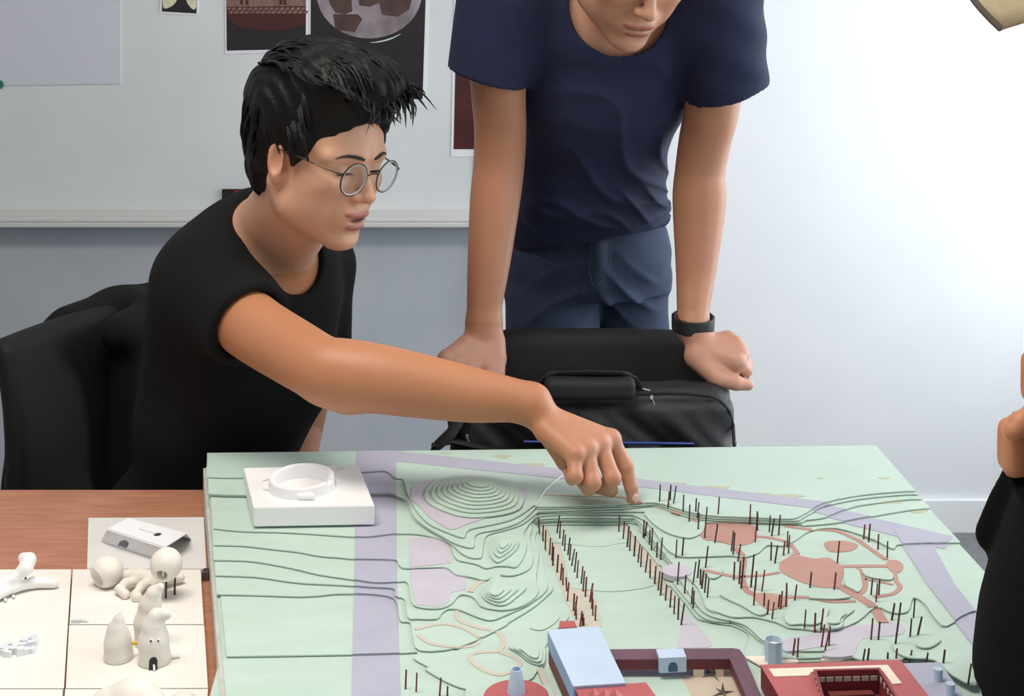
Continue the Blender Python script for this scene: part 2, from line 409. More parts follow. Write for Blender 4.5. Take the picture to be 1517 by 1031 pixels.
# vase print
b = thing('photo_print', P(394, 78, YW), 'dark print of a red vase with braided band above the seated man', 'print', 'prints pinned on the whiteboard')
wallpoly('paper', [(332, -150), (458, -150), (457, 76), (334, 80)], YW, .002, M['print_white'], b)
wallpoly('ink_field', [(334.5, -147), (454, -147), (453, 72.5), (336, 75)], YW-.002, .0006, M['print_black'], b)
wallpoly('vase_picture', smooth_line([(336, 24), (352, 38), (380, 44), (420, 44), (453, 36)], 3)+[(453, -80), (336, -80)], YW-.0026, .0004, M['print_red'], b)
wallpoly('figure_field', [(336, -60), (453, -60), (453, 9), (336, 10)], YW-.003, .0004, M['print_tan'], b)
bm = bmesh.new()
for k in range(15):
    for r in range(2):
        u = 339+k*7.9+r*3.5; v = 13+r*5
        q = [P(a, c_, YW-.0034) for a, c_ in ((u-4.2, v+1.6), (u-1, v-2.4), (u+4.2, v-1.6), (u+1, v+2.4))]
        lo = [bm.verts.new(p) for p in q]; hi = [bm.verts.new((p[0], p[1]-.0005, p[2])) for p in q]
        bm.faces.new(hi)
        for i in range(4): bm.faces.new((lo[i], lo[(i+1) % 4], hi[(i+1) % 4], hi[i]))
o = bm_obj('braid_band', bm, M['print_tan'], b); o['kind'] = 'stuff'
for u in (358, 366, 416, 422): wallpoly('painted_leg', [(u-3, -20), (u+3, -20), (u+2, 7), (u-2, 7)], YW-.0034, .0004, M['print_red'], b)
# pottery print
b = thing('photo_print', P(545, 148, YW), 'large black print of a broken grey pottery bowl behind the seated man\'s hair', 'print', 'prints pinned on the whiteboard')
wallpoly('paper', [(459, -210), (642, -208), (630, 150), (458, 148)], YW, .002, M['print_white'], b)
wallpoly('ink_field', [(461, -207), (637, -205), (626, 147), (460, 145)], YW-.002, .0006, M['print_black'], b)
wallpoly('bowl_picture', [(547+78*math.cos(t*PI/18), -10+67*math.sin(t*PI/18)) for t in range(36)], YW-.0026, .0004, M['print_grey'], b)
for pts in ([(482, -20), (519, -22), (522, 17), (511, 21), (497, 19), (489, 6)], [(493.6, 21), (530, 21), (537, 28), (525, 48), (497, 44)], [(531, -40), (532, 8), (548, 10), (562, 4), (566, 22), (590, 25), (606, 14), (616, -20), (600, -50), (560, -60)]):
    wallpoly('dark_shard', pts, YW-.003, .0004, M['print_brown'], b)
bm = bmesh.new(); arc = [P(547+80*math.cos(t), -6+69*math.sin(t), YW-.0032) for t in np.linspace(.95, 1.55, 12)]
add_tube(bm, arc, [.0005+.0015*math.sin(PI*i/11) for i in range(12)], 4); bm_obj('rim_light', bm, M['print_white'], b)
# third print, half hidden by the standing man
b = thing('photo_print', P(700, 232, YW), 'dark red print with a white border, half hidden by the standing man', 'print', 'prints pinned on the whiteboard')
wallpoly('paper', [(676, -150), (800, -150), (800, 232), (668, 232)], YW, .002, M['print_white'], b)
wallpoly('ink_field', [(680, -146), (796, -146), (796, 221), (672, 221)], YW-.002, .0006, M['print_red'], b)
# little card standing on the tray
b = thing('picture_card', P(350, 312, YB-.04), 'small black and red card standing on the whiteboard tray', 'card')
wallpoly('paper', rect(329, 280, 385, 318), YB-.034, .002, M['print_black'], b)
wallpoly('red_patch', smooth_line([(348, 283), (384, 282), (384, 316), (362, 316), (358, 304), (350, 296)], 3, True), YB-.036, .0006, M['card_red'], b)

# ---------------------------------------------------------------- table
TZ = .74
tb = thing('table', (-.55, 1.2, 0), 'long brown wood-laminate table under the models', 'table')
box('tabletop', (-1.75, .48, TZ-.028), (.47, 1.856, TZ), M['table'], tb, .002)
for x in (-1.66, .40):
    for y in (.58, 1.76): box('leg', (x-.025, y-.025, 0), (x+.025, y+.025, TZ-.028), M['steel'], tb, .003)
box('apron', (-1.64, .57, TZ-.075), (.38, .59, TZ-.028), M['steel'], tb); box('apron', (-1.64, 1.75, TZ-.075), (.38, 1.77, TZ-.028), M['steel'], tb)

# ---------------------------------------------------------------- office chairs
def office_chair(pos, fwd, top, wt, wb_, label, zb=.53):
    """pos = centre of the backrest's foot, fwd = facing"""
    A = axes((*fwd, 0), (0, 0, 1)); O = np.array((*pos, 0.), f4)
    T = lambda p: (p-O)@A.T                                 # forward, left, up
    def back(p):
        q = T(p); z = (q[:, 2]-zb)/(top-zb); q = q.copy()
        w = wb_+(wt-wb_)*np.clip(z, 0, 1); q[:, 0] -= .55*q[:, 1]**2-.16*(z-.45)*np.abs(z-.45)*.8
        q[:, 1] *= (wb_/w)
        return rbox(q, (0, 0, (zb+top)/2), (.021, wb_, (top-zb)/2), .02)*.85
    def seat(p):
        q = T(p).copy(); q[:, 2] += .35*(q[:, 1]**2)-.05*np.exp(-((q[:, 0]-.45)/.08)**2)*-.4
        return rbox(q, (.25, 0, .468), (.235, .235, .038), .036)
    root = thing('office_chair', (*pos, 0), label, 'chair')
    lo, hi = O-.42, O+.42; lo[2] = zb-.05; hi[2] = top+.06
    surface('backrest', back, lo, hi, .006, M['chair'], root)
    lo2 = O-.62; hi2 = O+.62; lo2[2] = .38; hi2[2] = .56
    surface('seat', seat, lo2, hi2, .008, M['chair'], root)
    w = lambda f, l, z: Vector(tuple(O+A[0]*f+A[1]*l+np.array((0, 0, z), f4)))
    tube('back_bracket', [w(.2, 0, .42), w(.02, 0, .42), w(-.04, 0, .46), w(-.045, 0, .58), w(-.035, 0, .70)], [.02, .02, .018, .016, .012], M['chair_plastic'], root)
    tube('gas_lift', [w(.25, 0, .10), w(.25, 0, .28), w(.25, 0, .2801), w(.25, 0, .44)], [.03, .03, .018, .018], M['steel'], root, 16)
    for k in range(5):
        a = k*2*PI/5+.3; d = (math.cos(a), math.sin(a))
        leg = tube('base_leg', [w(.25, 0, .11), w(.25+.15*d[0], .15*d[1], .095), w(.25+.29*d[0], .29*d[1], .075)], [.028, .022, .016], M['chair_plastic'], root)
        c = w(.25+.29*d[0], .29*d[1], .03)
        bm = bmesh.new(); bmesh.ops.create_cone(bm, cap_ends=True, segments=18, radius1=.03, radius2=.03, depth=.04, matrix=Matrix.Translation(c) @ Matrix.Rotation(a, 4, 'Z') @ Matrix.Rotation(PI/2, 4, 'X'))
        cs = bm_obj('caster', bm, M['chair_plastic'], leg); autosmooth(cs)
    return root
office_chair((.125, 2.055), (0, -1), .908, .205, .238, 'charcoal office chair with the black bag, the standing man leaning on its back')
office_chair((-.70, 2.23), (.90, -.42), .900, .21, .235, 'charcoal office chair with a black jacket, behind the seated man at far left')

# jacket over the left chair's back
A = axes((.90, -.42, 0), (0, 0, 1)); O = np.array((-.70, 2.23, 0), f4)
def jacket(p):
    q = (p-O)@A.T; q[:, 2] += .062; r = q.copy(); r[:, 0] -= .55*r[:, 1]**2
    d1 = rbox(r, (.045, .11, .80), (.030, .125, .15), .028)
    d2 = rbox(r, (-.062, .10, .76), (.026, .13, .20), .024)
    d3 = rc(r, (-.055, -.01, .935), (-.05, .2, .947), .026, .034)
    d4 = rc(r, (.05, -.01, .935), (.05, .2, .947), .026, .034)
    d5 = rc(r, (-.05, .10, .945), (.05, .10, .945), .03, .03)
    d = smin(smin(d1, d4, .03), smin(d2, d3, .03), .03); d = smin(d, d5, .04)
    s = rc(r, (-.075, -.03, .90), (-.11, -.06, .66), .045, .038); d = smin(d, s, .03)
    return d+.006*folds(q, 26, (1, 1.4, .35), 2)
ja = tag(surface('jacket', jacket, O+V3(-.4, -.4, .5), O+V3(.4, .4, 1.02), .005, M['jacket']), 'black jacket hung over the back of the left chair', 'jacket')

# ---------------------------------------------------------------- bag on the right chair
bg_ = thing('laptop_bag', (.118, 1.95, .50), 'black nylon laptop bag standing on the right chair seat', 'bag')
BX0, BX1, BY0, BY1, BZ = -.088, .327, 1.912, 1.988, .864
cx, cy, cz = (BX0+BX1)/2, (BY0+BY1)/2, (.505+BZ)/2
def bagf(p):
    d = rbox(p, (cx, cy, cz), ((BX1-BX0)/2, (BY1-BY0)/2, (BZ-.505)/2), .036)
    x = p[:, 0]-cx; fr = np.clip((cy-p[:, 1])/.02, 0, 1)*np.clip((.85-p[:, 2])/.03, 0, 1)
    wr = np.sin(x*44+2.6*np.sin((p[:, 2]-.8)*24+x*6)+p[:, 2]*16)
    d = d-fr*(.004+.0062*wr*np.abs(wr))+.003*folds(p, 30, (1.2, .6, .7), 4)
    return d+.004*np.exp(-((p[:, 2]-.842)/.0035)**2)*(p[:, 1] < cy)      # zip groove
surface('body', bagf, (BX0-.03, BY0-.04, .48), (BX1+.03, BY1+.03, BZ+.03), .0042, M['bag'], bg_)
def flapf(p):
    d = rbox(p, (.113, 1.925, .866), (.066, .030, .015), .011); return d+.0025*folds(p, 34, (1, 1, 1), 3)
surface('handle_flap', flapf, (.03, 1.87, .84), (.21, 1.98, .90), .003, M['bag_strap'], bg_)
tube('carry_handle', [(.042, 1.930, .862), (.048, 1.925, .877), (.068, 1.922, .884), (.113, 1.921, .886), (.158, 1.922, .884), (.178, 1.925, .876), (.186, 1.93, .862)], .008, M['bag_strap'], bg_, 8, True, .5)
def on_bag(u, v):
    for y in np.linspace(1.85, 1.97, 500):
        q_ = P(u, v, y)
        if bagf(np.array([q_], f4))[0] < 0: return q_+np.array((0, -.0008, 0))
    return P(u, v, 1.91)
tube('blue_piping', [tuple(on_bag(u, 654+(u-780)*.012)) for u in range(776, 1040, 12)], .0020, M['bag_blue'], bg_, 6)
tube('edge_piping', [tuple(on_bag(u, v)) for u, v in ((1088, 660), (1086, 630), (1080, 608), (1068, 594), (1050, 586), (1020, 583), (980, 582), (940, 583))], .0026, M['bag_strap'], bg_, 6)
tube('side_seam', [tuple(on_bag(u, v)) for u, v in ((697, 662), (697, 640), (698, 615), (700, 596))], .0022, M['bag_strap'], bg_, 6)
def pull(u, v, s=1):
    x, y, z = on_bag(u, v); bm = bmesh.new(); add_box(bm, (x-.003*s, y-.003, z-.004*s), (x+.003*s, y+.001, z+.004*s), .001); add_tube(bm, [(x, y-.002, z), (x+.004*s, y-.004, z-.009*s), (x+.007*s, y-.004, z-.018*s)], .0012*s, 6)
    return bm_obj('zip_pull', bm, M['zip'], bg_)
pull(965, 588, .8); pull(692, 646, .8); pull(1090, 655, .6)
tube('zip_tape', [tuple(on_bag(u, v)) for u, v in ((947, 573.5), (953, 576.5), (963, 578.5))], .0016, M['zip'], bg_, 6)
a = P(705, 655, 1.915); b = P(640, 661, 1.885)
bm = bmesh.new(); add_tube(bm, [tuple(P(u, v, y)) for u, v, y in ((700, 590, 1.93), (682, 620, 1.905), (668, 642, 1.895), (648, 660, 1.89), (640, 672, 1.90))], [.008, .010, .011, .010, .008], 8, True, .35)
add_tube(bm, [tuple(P(u, v, y)) for u, v, y in ((640, 660, 1.895), (670, 653, 1.893), (700, 660, 1.90), (740, 668, 1.905))], [.008, .010, .010, .007], 8, True, .4)
autosmooth(bm_obj('shoulder_strap', bm, M['bag_strap'], bg_), 50)
# ---------------------------------------------------------------- the landscape model: stacked contour layers
ZB, TK = .782, .0022
Zk = lambda k: ZB+k*TK
lm = thing('landscape_model', (.05, 1.4, TZ), 'large mint green contour landscape model of a park with skewer trees on the table', 'model')
def S(org, sc, pts): return [(org[0]+x/sc, org[1]+y/sc) for x, y in pts]
z1 = lambda *p: S((290, 650), 4.91, p); z3 = lambda *p: S((570, 660), 5.057, p); z4 = lambda *p: S((570, 830), 5.057, p)
z5 = lambda *p: S((780, 700), 5.057, p); z6 = lambda *p: S((780, 850), 5.057, p); z7 = lambda *p: S((1040, 700), 5.057, p)
z8 = lambda *p: S((1040, 860), 5.057, p); zr = lambda *p: S((1260, 640), 2.638, p); z9 = lambda *p: S((780, 900), 6.895, p)
zl = lambda *p: S((0, 700), 3.115, p)
def wp(px, z): return [G(u, v, z) for u, v in px]
base_px = [(301, 672), (1301, 661)]
BL0 = G(301, 672, .80); BL1 = G(324, 975, .787); BR0 = G(1301, 661, .80); BR1 = G(1476, 860, .79)
ext = lambda a, b, y: (a[0]+(b[0]-a[0])*(y-a[1])/(b[1]-a[1]), y)
YFR = .93
slab = [BL0, BR0, ext(BR0, BR1, YFR), ext(BL0, BL1, YFR), BL1]
prism('base_slab', slab, TZ+.0005, ZB-.0022, M['mint_side'], lm)
lay0 = [(BL0[0]+.004, BL0[1]-.001), (BR0[0]-.002, BR0[1]-.001), (ext(BR0, BR1, YFR)[0]-.002, YFR+.001), (ext(BL0, BL1, YFR)[0]+.006, YFR+.001), (BL1[0]+.004, BL1[1])]
prism('contour_layer', lay0, ZB-.0022, ZB, M['mint'], lm)
layers = [(ZB, lay0)]
e8 = z5((120,390),(700,385),(760,390),(800,470),(900,580),(980,680),(1015,705)); e7 = z5((120,370),(760,370),(840,420),(900,500),(1000,620),(1060,680))
e6 = z5((110,360),(740,355),(800,360),(850,400),(950,530),(1050,650)); e6b = z5((108,345),(745,340),(812,347),(870,395),(970,530),(1062,640),(1085,670))
e5 = z5((110,322),(700,312),(830,330),(910,380),(980,470),(1040,560),(1110,610),(1200,630),(1517,620)); e4 = z5((100,300),(820,290),(880,310),(950,380),(1040,440),(1150,478),(1240,484))
e3 = z5((110,290),(560,272),(760,265),(900,248),(1000,255)); e2b = z5((125,270),(600,250),(800,246),(960,235)); e2 = z5((130,255),(700,235),(900,222))
lines = {
1: [(336,972),(521,969),(592,967),(619,966),(613,975),(635,988),(631,992),(679,1017),(735,1024),(790,1003),(806,960),(830,926),(842,914),(834,893),(822,860),(812,830),(804,803),(801,786)]+e8+z6((1020,60),(1050,80),(1080,90),(1150,170),(1220,260),(1280,330),(1350,350),(1517,380))[1:]+z8((160,310),(270,350),(340,390),(355,430),(345,480))+[(1106,975),(1160,980),(1300,978),(1578,985)],
2: [(321,880),(378,881),(437,883),(470,882),(502,879),(549,880),(580,885),(589,898),(593,919),(606,921),(610,930),(612,944),(622,963),(680,958),(745,928),(754,921),(787,901),(811,881),(819,869),(812,845),(806,820),(800,797),(799,784)]+e7+z6((1100,35),(1110,80),(1200,190),(1290,300),(1380,345),(1517,360))+z8((200,300),(300,340),(370,395),(420,440),(465,470))+[(1150,974),(1300,972),(1572,978)],
3: [(319,852),(378,854),(427,861),(460,864),(511,866.4),(549,869.6),(583,872),(585,883),(599.6,887.5),(604,914),(620,916)]+z4((390,435),(430,390),(480,362),(560,368),(640,400),(720,430),(800,445),(900,410),(1050,340),(1160,270),(1220,200))+[(808,850),(803,825),(798,802),(797,786)]+e6+z6((1140,30),(1220,150),(1310,270),(1400,320),(1517,345))+z8((200,290),(320,330),(390,385),(450,440),(560,480))+[(1180,964),(1300,962),(1562,966)],
4: [(316.5,829),(361,830),(388,833),(432,841),(473,850.6),(526,858.5),(557,862.8),(588,861.6),(600,860.7),(606,868),(609.5,889),(617.5,898),(647,901),(667,895),(681,881),(696.6,882),(706,889),(712,897),(728,901.6),(748,903),(768,899),(787,889),(798,875),(794,860),(796,840),(798,820),(793,800),(795,786)]+e6b+z6((1210,30),(1280,100),(1320,180),(1345,250),(1420,290))+z8((80,220),(230,270),(390,270),(560,310),(650,350),(740,357))+[(1230,934),(1270,920),(1297,899),(1322,907),(1345,905),(1353,885),(1370,894),(1385,915),(1402,927),(1438,907),(1506,898)],
5: [(316.5,807),(359,808),(404,813),(443,817.4),(473,823),(504,825.5),(526,827.6),(583,829),(590,835),(598,841),(623,840.5),(659,840),(669,846),(677,851),(696.5,854),(720,859),(735,851),(760,852),(784,842),(790,824),(785,798),(788,786)]+e5+[(1091,823.6),(1105,824.6),(1123,818.6),(1137,807),(1159,808),(1178,800),(1200,786),(1240,782),(1290,797),(1322,812),(1328,807),(1343,805.6),(1423,803)],
6: [(316.5,782.4),(361,786.5),(432,788.5),(526,794.6),(555,794),(583,790.5),(615,790.5),(643,795.5),(665,805),(670,816),(677,828),(692,832),(706,835),(720,841),(735,838),(752,838),(765,839),(776,824),(780,808),(776,790),(785,775),(796,763)]+e4+[(1040,788),(1046,777),(1060,773),(1178,776),(1192,778),(1238,774),(1277,767),(1340,756),(1378,752)],
7: [(309,733),(365,735),(548,733),(579,733),(590,737),(600,741.5),(607,757),(617,772.7),(645,790.5),(669,806),(681,817),(696,825),(710,826),(714,822),(718,798),(726,790.5),(748,784.6),(772,776.7),(791,763),(797,758)]+e3+[(1000,759),(1040,769),(1120,772),(1182,774),(1194,770),(1222,766),(1253,754),(1277,747.5),(1340,739.5),(1367,739)],
8: [(309,731),(365,733),(548,731),(579,731),(590,735),(600,739),(606.6,747),(613.5,765),(631,780),(655,794),(675,805),(698,811),(703,806),(703,794.5),(712,788.5),(738,783.6),(768,773.7),(787,759),(795,751)]+e2b+[(985,750),(1040,765.5),(1120,769),(1178,771),(1190,766),(1224,749),(1277,738),(1340,732),(1361,732)],
9: [(306,706),(365,707),(534,699.5),(571,698),(584,707.5),(596,709),(600,717),(603,729),(608.5,741),(617.5,757),(635,775),(659,786.6),(686,796),(690.6,788.5),(698.5,782.6),(728,776.7),(758,769),(779,757),(792,748)]+e2+[(982,746),(1040,762),(1120,766),(1166,768),(1185,764),(1222,744),(1277,732.6),(1340,727),(1357,727)],
}
for k in range(1, 10):
    z = Zk(k); px = smooth_line(lines[k], 3)
    w = wp(px, z)
    poly = [(BL0[0]+.006, BL0[1]-.002)]+w+[(BR0[0]-.004, BR0[1]-.002)]
    # keep the left border on the slab's edge line
    prism('contour_layer', poly, z-.58*TK, z, M['mint'] if k < 9 else M['mint_worn'], lm); layers.append((z, poly))
def inside(pt, poly):
    x, y = pt; c = False; n = len(poly); j = n-1
    for i in range(n):
        xi, yi = poly[i]; xj, yj = poly[j]
        if (yi > y) != (yj > y) and x < (xj-xi)*(y-yi)/(yj-yi)+xi: c = not c
        j = i
    return c
def zat(u, v):
    for z, poly in sorted(layers, key=lambda a: -a[0]):
        if inside(G(u, v, z), poly): return z
    return ZB
def zxy(x, y):
    for z, poly in sorted(layers, key=lambda a: -a[0]):
        if inside((x, y), poly): return z
    return ZB
_ic = [0]
def islands(outline, centre, scales, base=None, m='mint', name='contour_layer', sub=3, first_t=TK):
    zb = base if base is not None else zat(*centre)
    _ic[0] += 1; z = zb+.00004*(_ic[0] % 7)
    for s in scales:
        t = first_t; z0 = z; z = z+t
        px = [(centre[0]+(u-centre[0])*s, centre[1]+(v-centre[1])*s) for u, v in outline]
        poly = wp(smooth_line(px, sub, True), z)
        prism(name, poly, z-.62*t, z, M[m], lm); layers.append((z, poly))
# the spiral road and the hill on it
hb = Zk(9)
islands(z3((395,245),(250,280),(205,330),(200,400),(260,450),(330,530),(420,590),(500,628),(600,595),(760,540),(950,495),(1035,440),(1060,360),(1000,300),(850,240),(600,205)), z3((640,400))[0], [1], hb, 'plaza', 'ring_road', 3, .0008)
h1 = z3((395,250),(330,300),(300,360),(320,420),(400,470),(520,515),(600,530),(690,535),(880,515),(1010,470),(1040,385),(1000,310),(900,255),(760,225),(560,218),(450,232))
su = z3((640,262),(628,272),(625,282),(640,292),(660,298),(690,303),(705,305),(720,306),(750,305),(775,298),(785,288),(780,275),(760,262),(735,255),(700,252),(660,254))
for k in range(9):
    t = (k/8)**.9; px = [(a[0]*(1-t)+b[0]*t, a[1]*(1-t)+b[1]*t+0*k) for a, b in zip(h1, su)]
    z0 = hb+.0008+k*TK*.9; z = z0+TK*.9
    poly = wp(smooth_line(px, 3, True), z); prism('contour_layer', poly, z-.62*TK*.9, z, M['mint'], lm); layers.append((z, poly))
islands(z3((905,650),(830,680),(790,740),(790,820),(840,870),(890,850),(970,790),(1005,730),(990,690),(960,660)), z3((892,722))[0], [1, .74, .5, .28])
islands(z4((846,70),(832,72),(800,125),(742,195),(728,260),(790,315),(900,330),(1000,260),(1060,200),(1000,180),(980,155),(890,150),(862,105)), z4((812,222))[0], [1, .76, .54, .33])
islands(z4((930,640),(1000,690),(1090,760),(1190,772),(1198,640),(1150,590),(1050,595)), z4((1095,665))[0], [1, .8, .55], Zk(1))
islands(z7((1070,730),(1110,715),(1170,730),(1190,780),(1200,850),(1170,890),(1130,870),(1075,840),(1065,790)), z7((1130,800))[0], [1])
islands(z7((20,680),(60,668),(130,690),(155,730),(130,772),(80,790),(30,765),(5,715)), z7((80,730))[0], [1])
islands(z8((150,90),(135,105),(200,140),(300,185),(380,235),(440,255),(480,240),(450,195),(380,165),(300,120),(210,85)), z8((320,175))[0], [1])
islands(z8((690,170),(630,230),(620,290),(660,325),(740,322),(850,325),(930,280),(945,210),(920,182),(800,160)), z8((780,240))[0], [1])
islands(z8((975,195),(1040,205),(1090,198),(1140,215),(1060,280),(1050,340),(980,358),(900,350),(890,320),(960,250)), z8((1010,270))[0], [1, .55])
islands(z8((1200,440),(1150,510),(1120,560),(1200,592),(1350,592),(1500,588),(1525,520),(1470,480),(1350,430)), z8((1330,520))[0], [1], None)
islands(zr((180,800),(330,786),(440,820),(500,890),(490,985),(400,950),(330,890),(230,880),(170,850)), zr((330,850))[0], [1])
islands(zr((255,822),(280,797),(340,800),(350,815),(310,840),(270,838)), zr((305,818))[0], [1])
islands(z7((870,880),(930,912),(1120,925),(1000,945),(860,940),(800,930)), z7((960,925))[0], [1])
islands(z7((1210,735),(1300,738),(1420,745),(1430,790),(1380,800),(1260,780),(1215,760)), z7((1320,765))[0], [1])
islands(z4((1090,505),(1180,520),(1270,470),(1310,420),(1240,440),(1160,480)), z4((1190,485))[0], [1], Zk(1), 'mint', 'contour_layer', 3, .0012)
# two faint steps of the sunken lawn
for ln_ in (z5((205,520),(360,540),(560,553),(690,530),(760,520)), z5((330,862),(480,878),(640,890),(860,868),(960,840))):
    a, b = ln_[0], ln_[-1]; up = [(b[0]-22, 779), (a[0]-12, 779)] if b[1] < 820 else [(b[0]-52, 779), (a[0]-22, 779)]
    z = ZB+(.0009 if b[1] > 820 else .0016)
    prism('contour_layer', wp(smooth_line(ln_, 3)+up, z), ZB-.0002, z, M['mint'], lm)
# ---------------- streets: painted card laid over the layers, cut along each step
def clip(poly, a, b):
    """keep the side left of a->b"""
    out = []; n = len(poly)
    sd = lambda p: (b[0]-a[0])*(p[1]-a[1])-(b[1]-a[1])*(p[0]-a[0])
    for i in range(n):
        p, q = poly[i], poly[(i+1) % n]; dp, dq = sd(p), sd(q)
        if dp >= 0: out.append(p)
        if (dp >= 0) != (dq >= 0):
            t = dp/(dp-dq); out.append((p[0]+(q[0]-p[0])*t, p[1]+(q[1]-p[1])*t))
    return out
base_layers = [l for l in layers[:10]]
def street(quad, m='lilac', name='street', thick=.0004, lays=None):
    quad = [tuple(p) for p in quad]
    ar = sum(quad[i][0]*quad[(i+1) % len(quad)][1]-quad[(i+1) % len(quad)][0]*quad[i][1] for i in range(len(quad)))
    if ar < 0: quad = quad[::-1]
    bm = bmesh.new()
    for z, poly in (lays or base_layers):
        p = poly
        for i in range(len(quad)):
            if len(p) < 3: break
            p = clip(p, quad[i], quad[(i+1) % len(quad)])
        q = []
        for a in p:
            if not q or math.hypot(a[0]-q[-1][0], a[1]-q[-1][1]) > 1e-5: q.append(a)
        if len(q) >= 3 and math.hypot(q[0][0]-q[-1][0], q[0][1]-q[-1][1]) < 1e-5: q.pop()
        if len(q) >= 3:
            try: add_prism(bm, q, z-.0008, z+thick)
            except Exception: pass
    return bm_obj(name, bm, m if not isinstance(m, str) else M[m], lm)
zt = Zk(8)
ya = G(594, 1031, ZB)
street([G(528, 664, zt), G(587, 668, zt), G(588, 850, Zk(3)), G(525, 850, Zk(3))]); street([G(525, 850, Zk(3)), G(588, 850, Zk(3)), (-.075, .95), (-.119, .95)])
def road(pairs, z, off=0):
    for i, ((a, b), (c, d)) in enumerate(zip(pairs, pairs[1:])): street([G(*a, z), G(*c, z), G(*d, z), G(*b, z)], thick=.00055+.0001*(i % 2)+off)
road([((560, 668), (587, 686)), ((830, 697), (830, 712)), ((960, 714), (945, 724)), ((1230, 747), (1205, 756)), ((1330, 768), (1322, 785)), ((1412, 787), (1400, 803))], Zk(8))
road([((1322, 785), (1378, 800)), ((1374, 867), (1415, 867)), ((1453, 968), (1476, 943)), ((1500, 1031), (1515, 990))], Zk(4), .0003)
# ---------------- plazas and paths
_pc = [0]
def plaza(px, m='pink', name='plaza', sub=3, add=.0006, smooth=True):
    zs = sorted(zat(u, v) for u, v in px); _pc[0] += 1; z = zs[len(zs)*2//3]+add+.000031*(_pc[0] % 9)
    prism(name, wp(smooth_line(px, sub, True) if smooth else px, z), zs[0]-.0005, z, M[m], lm)
plaza([(1034,779),(1070,775),(1111,777),(1121,785),(1119,801),(1093,808),(1060,801),(1042,798)])
plaza([(1178,819),(1186,823),(1208,827.5),(1228,825.6),(1240,834),(1250,840),(1246,862),(1242,869),(1218,870),(1194,864),(1174,856),(1157,846),(1155,835),(1166,826)])
plaza([(1222,803),(1250,801),(1271,807),(1261,815.7),(1230,816.7)])
plaza([(1315,830),(1329,830),(1338,837),(1335,846),(1325,848),(1315,840)])
plaza([(1119,880),(1135,878),(1159,882),(1167,890),(1161,898),(1140,903),(1121,890)])
plaza(z8((620,440),(700,420),(850,400),(1050,345),(1240,330),(1480,320),(1500,400),(1200,440),(1130,560),(900,560),(1000,475),(740,520),(610,520)), 'plaza', 'plaza', 3, .0003)
plaza(z4((180,690-830+840),(10,10),(10,10))[:0] or z3((185,690),(370,690),(480,740),(500,880),(190,910)), 'plaza', 'paved_lot', 1, .0003, False)
plaza(z4((190,70),(490,60),(610,120),(610,215),(500,240),(480,310),(400,350),(240,330),(205,240)), 'plaza', 'paved_lot', 1, .0003, False)
plaza([(1015,907),(1053,949),(1055,955),(1049,959),(1003,960)], 'plaza', 'paved_lot', 1, .0004, False)
# avenue walks
plaza(z5((95,395),(235,400),(300,520),(390,700),(480,870),(540,1010),(570,1150))+[(882,930),(858,930)]+z5((300,970),(250,830),(170,640)), 'pink_pale', 'avenue_walk', 1, .0004, False)
plaza(z5((690,385),(745,390),(830,500),(920,610),(1000,705),(1040,800),(1100,900))+[(1012,900),(1000,890)]+z5((1030,920),(950,800),(880,690),(800,570),(740,480)), 'pink_pale', 'avenue_walk', 1, .0004, False)
def path(px, wpx, m='pink', name='path'):
    px = smooth_line(px, 6); bm = bmesh.new(); prev = None
    for i, (u, v) in enumerate(px):
        a = px[max(i-1, 0)]; b = px[min(i+1, len(px)-1)]
        z = zat(u, v); c = np.array(G(u, v, z)); t = np.array(G(*b, z))-np.array(G(*a, z)); t /= max(np.linalg.norm(t), 1e-9)
        nrm = np.array((-t[1], t[0])); hw = wpx/1350/2; z += .0007
        row = [bm.verts.new((*(c+nrm*hw), z-.0015)), bm.verts.new((*(c+nrm*hw), z)), bm.verts.new((*(c-nrm*hw), z)), bm.verts.new((*(c-nrm*hw), z-.0015))]
        if prev:
            for j in range(3): bm.faces.new((prev[j], prev[j+1], row[j+1], row[j]))
        prev = row
    return bm_obj(name, bm, M[m], lm)
path([(806,733),(860,735),(916,736)], 5, 'pink_pale')
path(z5((690,182),(840,215),(1000,265),(1150,310),(1290,370)), 7, 'tan_path')
path([(1121,795),(1140,797),(1165,803),(1176,812),(1182,821)], 7)
path(z7((620,400),(780,425),(1000,440),(1150,500),(1200,530),(1300,600),(1380,655)), 8)
path([(1232,840),(1270,839),(1318,839)], 9)
path(z7((1440,750),(1460,820),(1485,860),(1430,910),(1290,935)), 7)
path(z7((1170,720),(1200,770),(1220,830),(1205,890),(1170,910)), 9)
path(z7((1220,802),(1330,820),(1430,842)), 5)
path([(1243,868),(1267,882),(1289,895.6),(1300,908),(1309,923)], 15)
path(z7((310,782),(450,772),(580,750)), 6)
path(z7((240,560),(310,640),(300,780),(330,880),(410,925)), 10)
path(z7((20,732),(160,765),(300,790)), 8)
path(z8((600,130),(780,127),(960,160),(1150,155)), 7)
path(z4((540,380),(560,450),(680,500),(820,530),(870,560),(890,620),(850,680),(720,690),(640,720),(700,800),(860,860),(1000,800),(990,740),(860,690)), 7, 'pink_pale')
path(z4((230,520),(420,480),(560,500),(680,560),(720,600),(620,650),(360,630),(250,560)), 6, 'pink_pale')
path(z4((750,150),(680,190),(640,240)), 9, 'pink_pale')
# round plaza disc
bm = bmesh.new(); c = G(1003, 846, Zk(4)); add_lathe(bm, [(0, -.006), (.0165, -.006), (.0165, 0), (0, 0)], (c[0], c[1], Zk(4)+.001), 28)
autosmooth(bm_obj('round_plaza', bm, M['plaza'], lm))
